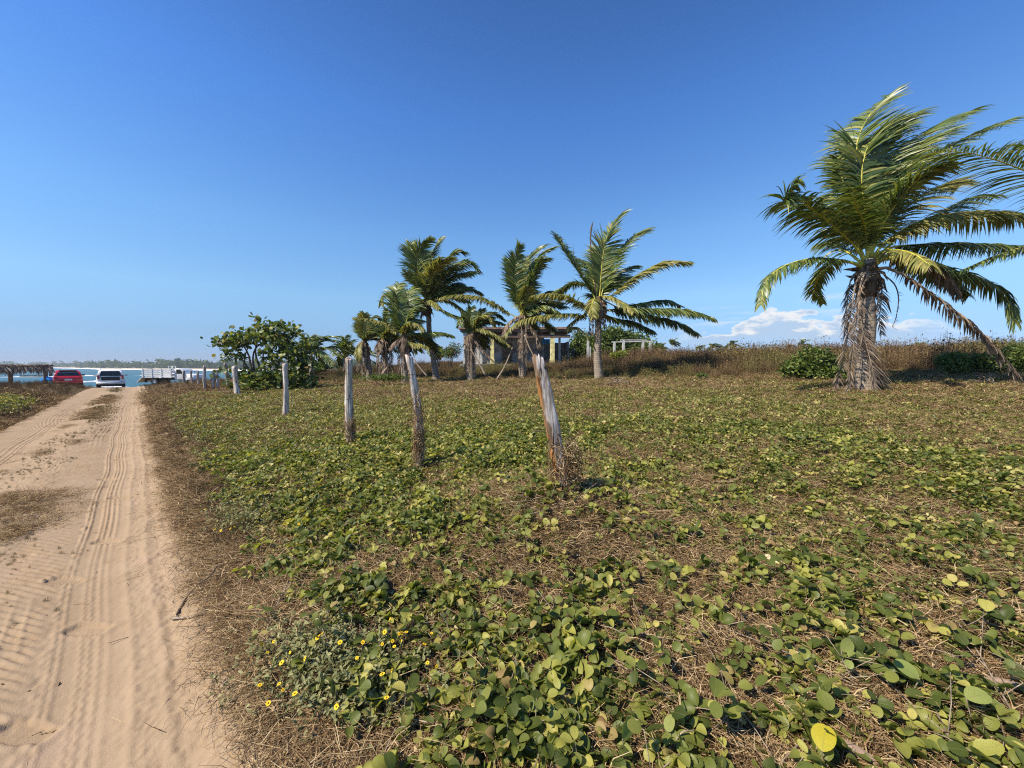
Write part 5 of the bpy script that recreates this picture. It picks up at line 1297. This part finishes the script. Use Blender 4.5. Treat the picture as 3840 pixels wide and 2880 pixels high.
def car(name, label, paint, px, py, z, heading, suv):
    p = at(px, py, z); g = H1(p[0], p[1]); root = thing(name, label, 'car', (p[0], p[1], g)); root.rotation_euler.z = heading
    h = 1.66 if suv else 1.45; hw = .88 if suv else .87; L = 2.15; zb = .42 if suv else .30; belt = 1.05 if suv else .92
    mb = MB(); loft(mb, [rr_ring(hw * .86, zb + .12, belt - .14, .10, -L), rr_ring(hw * .97, zb, belt - .02, .13, -L + .12), rr_ring(hw, zb - .05, belt, .14, -L + .5), rr_ring(hw, zb - .06, belt, .14, 0), rr_ring(hw, zb - .05, belt - .02, .14, .9), rr_ring(hw * .97, zb, belt - .12, .14, L - .4), rr_ring(hw * .84, zb + .08, belt - .26, .14, L)])
    local(mb, 'body', paint, root, None, True)
    yr = -L + (.10 if suv else .30); tw = hw * .80
    mb = MB(); loft(mb, [rr_ring(hw * .93, belt - .08, belt + .02, .04, yr - .02), rr_ring(hw * .88, belt - .08, belt + .30, .07, yr + .12), rr_ring(tw, belt - .08, h - .03, .09, yr + (.26 if suv else .62)), rr_ring(tw, belt - .08, h, .10, -.3), rr_ring(tw * .97, belt - .08, h - .04, .10, .45), rr_ring(hw * .86, belt - .08, belt + .05, .04, 1.15)])
    local(mb, 'cabin', paint if suv else paint, root, None, True)
    # windows a few millimetres proud
    def yat(zz): return np.interp(zz, [belt, belt + .30, h - .03], [yr - .02, yr + .12, yr + (.26 if suv else .62)])
    z0, z1 = belt + .05, h - .12; w0, w1 = hw * .76, tw * .78
    mb = MB(); zm = belt + .30; wm = (w0 + w1) / 2
    mb.add([(-w0, yat(z0) - .025, z0), (w0, yat(z0) - .025, z0), (wm, yat(zm) - .025, zm), (-wm, yat(zm) - .025, zm), (w1, yat(z1) - .03, z1), (-w1, yat(z1) - .03, z1)], [(0, 1, 2, 3), (3, 2, 4, 5)]); local(mb, 'rear_window', M['glass'], root, None)
    for s in (-1, 1):
        x0 = hw * .935; x1 = tw + .012; mb = MB()
        for ya, yb in ((yr + .55, -.35), (-.25, .55)):
            quad(mb, [(s * (x0 - .035), ya, z0 + .02), (s * (x0 - .035), yb + (.25 if yb > 0 else 0), z0 + .02), (s * x1, yb, z1), (s * x1, ya + .1, z1)])
        local(mb, 'side_window', M['glass'], root, None)
        mb = MB(); mb.box((s * (hw + .11), .72, belt + .06), (.2, .12, .14)); local(mb, 'mirror', paint if suv else M['black'], root, None)
        mb = MB(); mb.box((s * hw * .84, -L + .045, belt - .12 if not suv else belt - .04), (.20 if not suv else .13, .16, .16 if not suv else .34)); local(mb, 'tail_light', M['lamp_red'], root, None)
        for y in (-1.32, 1.36): wheel(root, s * (hw - .10), y, .34 if suv else .32, .22)
    mb = MB(); loft(mb, [rr_ring(hw * .94, zb - .02, zb + .2, .05, -L - .07), rr_ring(hw * .99, zb - .02, zb + .2, .05, -L + .2)]); local(mb, 'bumper', M['paint_worn'] if suv else paint, root, None, True)
    mb = MB(); mb.box((0, -L - .02, belt - .30), (.44, .03, .14)); local(mb, 'number_plate', M['plate'], root, None)
    mb = MB(); mb.box((0, -L + .25, zb - .12), (hw * 1.5, .5, .2)); local(mb, 'underbody', M['black'], root, None)
    mb = MB(); quad(mb, [(-hw * .72, 1.13, belt + .06), (hw * .72, 1.13, belt + .06), (tw * .8, .50, h - .1), (-tw * .8, .50, h - .1)]); local(mb, 'windscreen', M['glass'], root, None)
    if suv:
        mb = MB(); mb.box((0, -L - .012, belt - .16), (hw * 1.28, .05, .30)); local(mb, 'tailgate_panel', M['black'], root, None)
        for s in (-1, 1):
            mb = MB(); mb.tube([(s * tw * .86, -1.6, h + .07), (s * tw * .86, 0.2, h + .09)], .025, 6)
            for y in (-1.55, -.7, .15): mb.box((s * tw * .86, y, h + .035), (.05, .08, .09))
            local(mb, 'roof_rail', M['paint_white'], root, None)
    else:
        mb = MB(); mb.box((0, yr + .50, h - .03), (tw * 1.5, .22, .035), (-.08, 0, 0)); local(mb, 'spoiler', M['black'], root, None)
        mb = MB(); mb.box((0, -L + .06, belt - .16), (.5, .02, .03)); local(mb, 'badge_strip', M['chrome'], root, None)
    return root
HD = math.atan2(U2[1], U2[0]) - math.pi / 2
car('parked_car', 'red hatchback parked behind the grassy bank, seen from behind', M['paint_red'], 255, 1440, 35.0, HD + .10, False)
car('parked_car', 'white estate car with roof rails at the end of the sand road', M['paint_white'], 418, 1453, 35.0, HD + .02, True)
def truck():
    p = at(664, 1440, 50); g = H1(p[0], p[1]); root = thing('truck', 'white stake bed truck parked sideways behind the fence', 'truck', (p[0], p[1], g)); root.rotation_euler.z = math.radians(-84); root.scale = (.95, .92, .98)
    W = 1.15
    def add(name, mat, fn, smooth=False): mb = MB(); fn(mb); return local(mb, name, mat, root, None, smooth)
    add('chassis', M['black'], lambda m: [m.box((s * .45, -.2, .72), (.14, 6.6, .22)) for s in (-1, 1)] + [m.box((0, y, .72), (.8, .12, .16)) for y in (-3, -1.5, 0, 1.5)])
    add('bed_floor', M['paint_worn'], lambda m: m.box((0, -1.65, 1.0), (2 * W, 3.7, .16)))
    for s in (-1, 1):
        for zz in (1.22, 1.46, 1.70, 1.94): add('side_board', M['paint_worn'], lambda m: m.box((s * W, -1.65, zz), (.05, 3.7, .17)))
        for y in (-3.45, -2.3, -1.1, .1): add('stake', M['paint_worn'], lambda m: m.box((s * (W + .05), y, 1.55), (.06, .12, 1.1)))
    for zz in (1.22, 1.46, 1.70, 1.94): add('tail_board', M['paint_worn'], lambda m: m.box((0, -3.52, zz), (2 * W - .1, .05, .17)))
    for zz in (1.3, 1.65, 2.0): add('head_board', M['paint_worn'], lambda m: m.box((0, .22, zz), (2 * W, .05, .24)))
    for s in (-1, 1):
        add('rack_hoop', M['paint_white'], lambda m: m.tube([(s * .35 - .28, -.55, 2.0), (s * .35 - .28, -.55, 2.42), (s * .35 + .28, -.55, 2.42), (s * .35 + .28, -.55, 2.0)], .05, 6))
        add('mud_flap', M['black'], lambda m: m.box((s * .9, -3.3, .55), (.4, .03, .5)))
        add('tail_light', M['lamp_red'], lambda m: m.box((s * .95, -3.62, .92), (.2, .06, .1)))
    add('ramp', M['paint_worn'], lambda m: m.box((0, -3.95, .68), (2 * W - .2, 1.05, .06), (.75, 0, 0)))
    def cab(m):
        loft(m, [rr_ring(.98, .7, 2.0, .12, .42), rr_ring(1.0, .62, 2.12, .14, .6), rr_ring(1.0, .62, 2.12, .14, 1.25), rr_ring(.98, .62, 1.75, .12, 1.62), rr_ring(.96, .62, 1.42, .10, 1.85)])
    add('cab', M['paint_white'], cab, True)
    add('bonnet', M['paint_white'], lambda m: loft(m, [rr_ring(.93, .62, 1.40, .12, 1.8), rr_ring(.90, .62, 1.36, .14, 2.6), rr_ring(.82, .68, 1.22, .14, 3.2)]), True)
    for s in (-1, 1):
        add('door_window', M['glass'], lambda m: quad(m, [(s * 1.006, .68, 1.42), (s * 1.006, 1.42, 1.42), (s * 1.006, 1.22, 1.98), (s * 1.006, .68, 1.98)]))
        add('mirror', M['black'], lambda m: m.box((s * 1.2, 1.5, 1.6), (.1, .06, .35)))
        add('fender', M['paint_white'], lambda m: loft(m, [rr_ring(.2, .6, .75, .05, 1.95), rr_ring(.22, .62, 1.12, .06, 2.2), rr_ring(.22, .62, 1.14, .06, 2.7), rr_ring(.2, .6, .8, .05, 3.0)]) or [v.__iadd__([s * .88, 0, 0]) for v in m.v], True)
        add('headlight', M['lamp_clear'], lambda m: m.lathe([(.0, 0), (.1, .0), (.1, .06), (.05, .09)], (s * .66, 3.15, 1.0), (0, 1, 0), 12))
        wheel(root, s * .92, 2.45, .46, .26)
        for y in (-2.1,): wheel(root, s * .98, y, .46, .30); wheel(root, s * .62, y, .46, .30)
    add('windscreen', M['glass'], lambda m: quad(m, [(-.86, 1.64, 1.52), (.86, 1.64, 1.52), (.84, 1.33, 2.0), (-.84, 1.33, 2.0)]))
    add('front_bumper', M['chrome'], lambda m: m.box((0, 3.3, .62), (1.9, .12, .22)))
truck()

# ------------------------------------------------------------------ foreground vines with separate leaves
def fore_vine(label, px, py, n, seed, L=.078, spread=.17, mat='vine', hgt=.14, pale=0, yellow=None):
    q = np.random.default_rng(seed); c = hit(px, py, .10); c[2] = H1(c[0], c[1]); t = thing('beach_vine', label, 'beach vine', c, 'beach vines in the foreground')
    mb = MB(); a = q.uniform(0, 6.28); d = np.array([math.cos(a), math.sin(a), 0]); S = spline([c - d * spread * 1.7 + [0, 0, .03], c + [0, 0, .06], c + d * spread * 1.7 + q.normal(0, .05, 3) * [1, 1, 0] + [0, 0, .04]], 14)
    mb.tube(S, .003, 5); st = []
    k = 0
    while k < n:
        s0 = S[q.integers(1, 13)]; sp = q.normal(0, .55, 2) * spread; tip = s0 + np.array([sp[0], sp[1], hgt * q.uniform(.35, 1.15)])
        mb.tube([s0, (s0 + tip) / 2 + q.normal(0, .008, 3), tip], [.0022, .0018, .0014], 4); az_ = q.uniform(0, 6.28); l0 = L * q.uniform(.62, 1.2)
        for j in range(min(3, n - k)):
            st.append((tip, l0 * q.uniform(.85, 1.1), az_ + (j - 1) * 1.65 + q.normal(0, .2), q.uniform(-.8, .8), q.uniform(-.55, .55))); k += 1
    mb.obj('stem', M['twig'], t, True, loc=c)
    for i, (tip, l, rz, rx, ry) in enumerate(st):
        me = LEAFM[mat][q.integers(0, 4)]; nm = 'leaf'
        if pale and i < pale: me = LEAFM['pale_leaf'][q.integers(0, 4)]
        o = bpy.data.objects.new(nm, me); C.objects.link(o); o.parent = t
        o.rotation_euler = (rx, ry, rz); o.location = Vector(tip) - Vector(c) + Euler((rx, ry, rz)).to_matrix() @ Vector((0, .008, 0)); o.scale = (l,) * 3
    return t, c
LEAFM = {}
for mn in ('vine', 'pale_leaf', 'yellow_leaf'):
    LEAFM[mn] = []
    for i in range(4):
        V, F, uv = leaf_geo(1, (.72, .78, .84, .9)[i], (.15, .3, .4, .22)[i], (.1, .3, .2, .4)[i]); mb = MB(); mb.add(V, F, 0, 0.0)
        LEAFM[mn].append(mb.mesh('leaf', M[mn], True, uv))
FV = [
    ('vine creeping over the foot of the leaning post', 2120, 1880, 14, .07, 1), ('vine sprig left of the foot of the leaning post', 1990, 1860, 10, .065, 0), ('vine sprig with a pale leaf right of the leaning post', 2215, 1790, 12, .075, 1),
    ('two broad grey green leaves lying low at the bottom, left of centre', 1760, 2720, 16, .095, 0), ('vine sprig right of the yellow flowers', 1600, 2560, 15, .075, 0),
    ('vine with dusty leaves above the yellow flower patch', 1230, 2360, 17, .075, 0), ('vine trailing left of the flower patch top', 1030, 2260, 14, .07, 0),
    ('small vine sprig at the bottom edge below the flowers', 1420, 2840, 12, .08, 0), ('vine cluster left of the bleached stick', 1960, 2640, 16, .085, 0),
    ('dense vine cluster at lower centre with upright leaves', 2480, 2560, 26, .085, 1), ('large overlapping leaves right of lower centre', 2700, 2680, 22, .09, 0),
    ('vine cluster above the lower centre one, glossy leaves', 2330, 2330, 22, .075, 1), ('vine row under the leaning post, bright rims', 2140, 2130, 20, .07, 1),
    ('vine leaves around the split pale pods', 2960, 2420, 16, .08, 2), ('vine with the pale green leaf near the right side', 3440, 2500, 18, .09, 2),
    ('thick green vine heap at the right edge', 3620, 2340, 26, .085, 1), ('vine beside the single yellow leaf at the bottom right', 3020, 2730, 16, .095, 1),
    ('vine with big round leaves near the bottom right corner', 3560, 2760, 18, .095, 0), ('vine in the bottom right corner, small leaves', 3790, 2840, 12, .08, 0)]
for i, (lb, px, py, n, L, pl_) in enumerate(FV): fore_vine(lb, px, py, n, 500 + i, L * .64, .12 + .0045 * n, 'vine', .12, pl_)
def big_leaf(label, px, py, L, rot, mat, h=.15):
    p = hit(px, py, h); t = thing('leaf_shoot', label, 'leaf', (p[0], p[1], H1(p[0], p[1]))); V, F, uv = leaf_geo(L, L * .82, .18, .18); R = rotm(*rot); mb = MB(); V = V - [0, L * .5, 0]
    mb.add(V @ R.T + p, F, 0, .3); mb.obj('leaf', M[mat], t, True, uv=uv); mb = MB(); s0 = R @ np.array([0, -L * .5, 0]) + p; mb.tube([s0, s0 * .5 + np.array([p[0], p[1], H1(p[0], p[1])]) * .5, (p[0] + .02, p[1] + .02, H1(p[0], p[1]))], .002, 4); mb.obj('stem', M['twig'], t)
big_leaf('single bright yellow leaf with dark veins near the bottom right', 3090, 2765, .085, (.55, -.2, -.9), 'yellow_leaf')
big_leaf('yellow green leaf with a dark hole, right of the yellow leaf', 3665, 2610, .075, (.35, .25, -1.6), 'pale_leaf')
big_leaf('upright pale yellow folded leaf above the brown twigs', 3175, 2420, .065, (.9, .9, -.6), 'pale_leaf')
big_leaf('pale green leaf with a curled edge right of centre bottom', 3400, 2510, .078, (.4, -.3, .5), 'pale_leaf')
big_leaf('narrow upright leaf with a yellow rim at the bottom centre', 2350, 2730, .075, (1.1, 1.0, .3), 'pale_leaf')

# bare runners of the vine snaking over the straw
def runners():
    q = np.random.default_rng(31); mb = MB()
    for i in range(110):
        px = q.uniform(900, 3840); py = q.uniform(1750, 2900); p = hit(px, py); s, d = sd_of(p[0], p[1])
        if d < .7: continue
        a = q.uniform(0, 6.28); P = []
        for k in range(9):
            P.append((p[0], p[1], H1(p[0], p[1]) + .02 + .03 * q.random())); a += q.normal(0, .45); p = p + np.array([math.cos(a), math.sin(a), 0]) * q.uniform(.05, .11)
        mb.tube(spline(P, 20), q.uniform(.0013, .003), 4, rnd=q.uniform(.2, .9))
    o = mb.obj('vine_runners', M['straw']); tag(o, 'thin bare vine runners snaking over the straw in the foreground', 'vine runners', kind='stuff')
runners()
# daisies
def daisies(label, spots, patch, n, seed, px_r):
    q = np.random.default_rng(seed); c = hit(*patch); t = thing('flowering_plant', label, 'flowering plant', c, 'yellow flowering plants'); mb = MB()
    for i in range(n):
        o_ = q.normal(0, .5, 2); p = hit(patch[0] + o_[0] * px_r[0], patch[1] + o_[1] * px_r[1]); h = q.uniform(.03, .15)
        top_ = p + np.array([q.normal(0, .02), q.normal(0, .02), h]); s_ = q.normal(0, 1, 3) * .0012; mb.add([p - s_, p + s_, top_], [(0, 1, 2)], 0, q.random())
        for k in range(5):
            V, F, uv = leaf_geo(q.uniform(.018, .034), q.uniform(.007, .014), .2, .3, False, True); R = rotm(q.uniform(-.5, 1.1), q.normal(0, .5), q.uniform(0, 6.28))
            mb.add(V @ R.T + p + (top_ - p) * q.uniform(.35, 1), F, 0, q.random())
    mb.obj('foliage', M['daisy_leaf'], t, loc=c, kind='stuff')
    fm = MB()
    for k in range(8):
        a = k * math.pi / 4; d = np.array([math.cos(a), math.sin(a), 0]); s_ = np.array([-d[1], d[0], 0]); fm.add([d * .004 - s_ * .003, d * .004 + s_ * .003, d * .012 + s_ * .005 + [0, 0, .002], d * .0155, d * .012 - s_ * .005 + [0, 0, .002]], [(0, 1, 2, 3, 4)])
    fmesh = fm.mesh('flower', M['petal']); dm = MB(); dm.lathe([(.004, -.001), (.0045, .002), (.003, .0035), (0.0005, .0042)], (0, 0, 0), n=8); dmesh = dm.mesh('flower_centre', M['disc'], True)
    for (x, y) in spots:
        p = hit(x, y, .15); g = H1(p[0], p[1]); f = bpy.data.objects.new('flower', fmesh); C.objects.link(f); f.parent = t; f.location = Vector(p) - Vector(c); f.rotation_euler = (q.uniform(-.2, 1.2), q.normal(0, .6), q.uniform(-1, 1)); f.scale = (q.uniform(.45, .85),) * 3
        d_ = bpy.data.objects.new('flower_centre', dmesh); C.objects.link(d_); d_.parent = f
        s2 = bpy.data.meshes.new('flower_stem'); sm = MB(); sm.tube([p - [0, 0, .002], (p[0] + q.normal(0, .01), p[1] + q.normal(0, .01), g)], .001, 3); o = sm.obj('flower_stem', M['daisy_leaf'], t, loc=c); bpy.data.meshes.remove(s2)
fl = [(670, 440), (640, 470), (310, 480), (280, 500), (178, 520), (230, 590), (415, 590), (540, 640), (265, 670), (345, 675), (55, 740), (165, 860), (325, 850), (355, 900), (455, 930), (235, 1010), (800, 1040), (1215, 965), (1260, 740), (1180, 770), (1450, 785), (1485, 730), (1630, 705), (1555, 675), (970, 635), (1020, 505), (1180, 520), (1265, 495), (1280, 540), (1340, 430), (1380, 420), (1320, 435), (1590, 430), (1245, 310), (1200, 420), (830, 505), (1335, 495), (1530, 520)]
daisies('grey green plant dotted with many yellow daisies beside the road', [(900 + x * .452, 2180 + y * .452) for x, y in fl], (1270, 2540), 1300, 1, (300, 190))
fl2 = [(465, 1410), (770, 1590), (565, 1620), (630, 1630), (730, 1610), (1125, 1440), (1440, 1565), (1490, 1195), (1550, 1170), (1660, 1165)]
daisies('sparse plant with a few yellow daisies higher up the road edge', [(600 + x * .3616, 1400 + y * .3616) for x, y in fl2], (900, 1960), 420, 2, (150, 60))

# pods, sticks, litter
def pod(label, px, py, L, r, rot, mat, split=False):
    p = hit(px, py, .03); t = thing('seed_pod', label, 'seed pod', p)
    for k in ((-1, 1) if split else (0,)):
        mb = MB(); R = rotm(*rot); S = [p + R @ np.array([x * L, k * r * 1.3 + k * abs(x) * .02, .02 + .012 * math.cos(x * 3)]) for x in np.linspace(-.5, .5, 9)]
        mb.tube(S, r * np.array([.15, .6, .9, 1, 1, 1, .85, .5, .1]), 7); mb.obj('half' if split else 'husk', M[mat], t, True, loc=p)
pod('pale split pod lying in the vines at the right', 2998, 2492, .11, .012, (0, 0, -.75), 'pod', True)
pod('brown woody pod at the right edge', 3770, 2590, .15, .015, (0, 0, -.5), 'podbrown')
pod('short pale broken stem beside a yellow flower', 1465, 2655, .10, .012, (0, .9, 1.3), 'pod')
pod('pale dry pod under the upright yellow leaf', 2890, 2110, .12, .012, (0, 0, -.9), 'pod', True)
pod('brown dry husk at the bottom beneath the yellow leaf', 3190, 2840, .16, .02, (0, 0, -.7), 'podbrown')
def road_stick():
    def w(px, py, h=.012):
        p = hit(px, py); s, d = sd_of(p[0], p[1]); p[2] = H1(p[0], p[1]) + float(road_h(np.array(s), np.array(d))) * (d < .5) + .012 + h; return p
    j = w(655, 2330); t = thing('forked_stick', 'forked pale stick lying on the right edge of the sand road', 'stick', j)
    mb = MB(); S = spline([j, w(690, 2270), w(735, 2230, .04), w(790, 2205, .07), w(815, 2180, .09)], 14); mb.tube(S, np.linspace(.008, .0055, 14), 6, jit=.3); mb.obj('branch', M['twigdark'], t, True, loc=j, kind=None)
    mb = MB(); S = spline([j - [.02, 0, 0], w(720, 2323), w(790, 2305, .03), w(850, 2290, .05)], 14); mb.tube(S, np.linspace(.009, .004, 14), 6, jit=.3); mb.obj('branch', M['twig'], t, True, loc=j)
road_stick()
def lone(label, pts, r, mat='twig', cat='twig'):
    P = []
    for px, py, h in pts: P.append(hit(px, py, h))
    mb = MB(); mb.tube(spline(P, 12), np.linspace(r, r * .5, 12), 5, jit=.3); o = mb.obj('twig', M[mat], None, True, loc=P[0]); tag(o, label, cat)
lone('long bare twig crossing the straw at the bottom centre', [(2070, 2700, .05), (2150, 2690, .05), (2230, 2740, .05), (2300, 2790, .05)], .004)
lone('thin bleached twig sticking out left of the leaning post', [(1920, 1626, .12), (1975, 1620, .13), (2040, 1612, .14)], .005, 'post')
lone('curved bare stem arching at the bottom right of centre', [(2520, 2870, .02), (2530, 2790, .08), (2560, 2745, .12), (2600, 2740, .12)], .004)
lone('straight bare stem right of the flower patch', [(1640, 2410, .04), (1680, 2350, .12), (1650, 2300, .2)], .004)

# ------------------------------------------------------------------ haze over the bay
def haze():
    mb = MB(); mb.box((0, 1000, 2.2), (7000, 6400, 17.6)); o = mb.obj('haze', []) if False else None
    m, t, ou = new_mat('haze_air'); v = N(t, 'ShaderNodeVolumePrincipled'); v.inputs['Color'].default_value = (.80, .90, 1.0, 1); v.inputs['Density'].default_value = HAZE; v.inputs['Anisotropy'].default_value = .2
    t.links.new(v.outputs[0], ou.inputs['Volume'])
    o = mb.obj('haze', m); tag(o, 'pale sea haze over the far shore', 'haze', kind='stuff')
HAZE = .00030
haze()
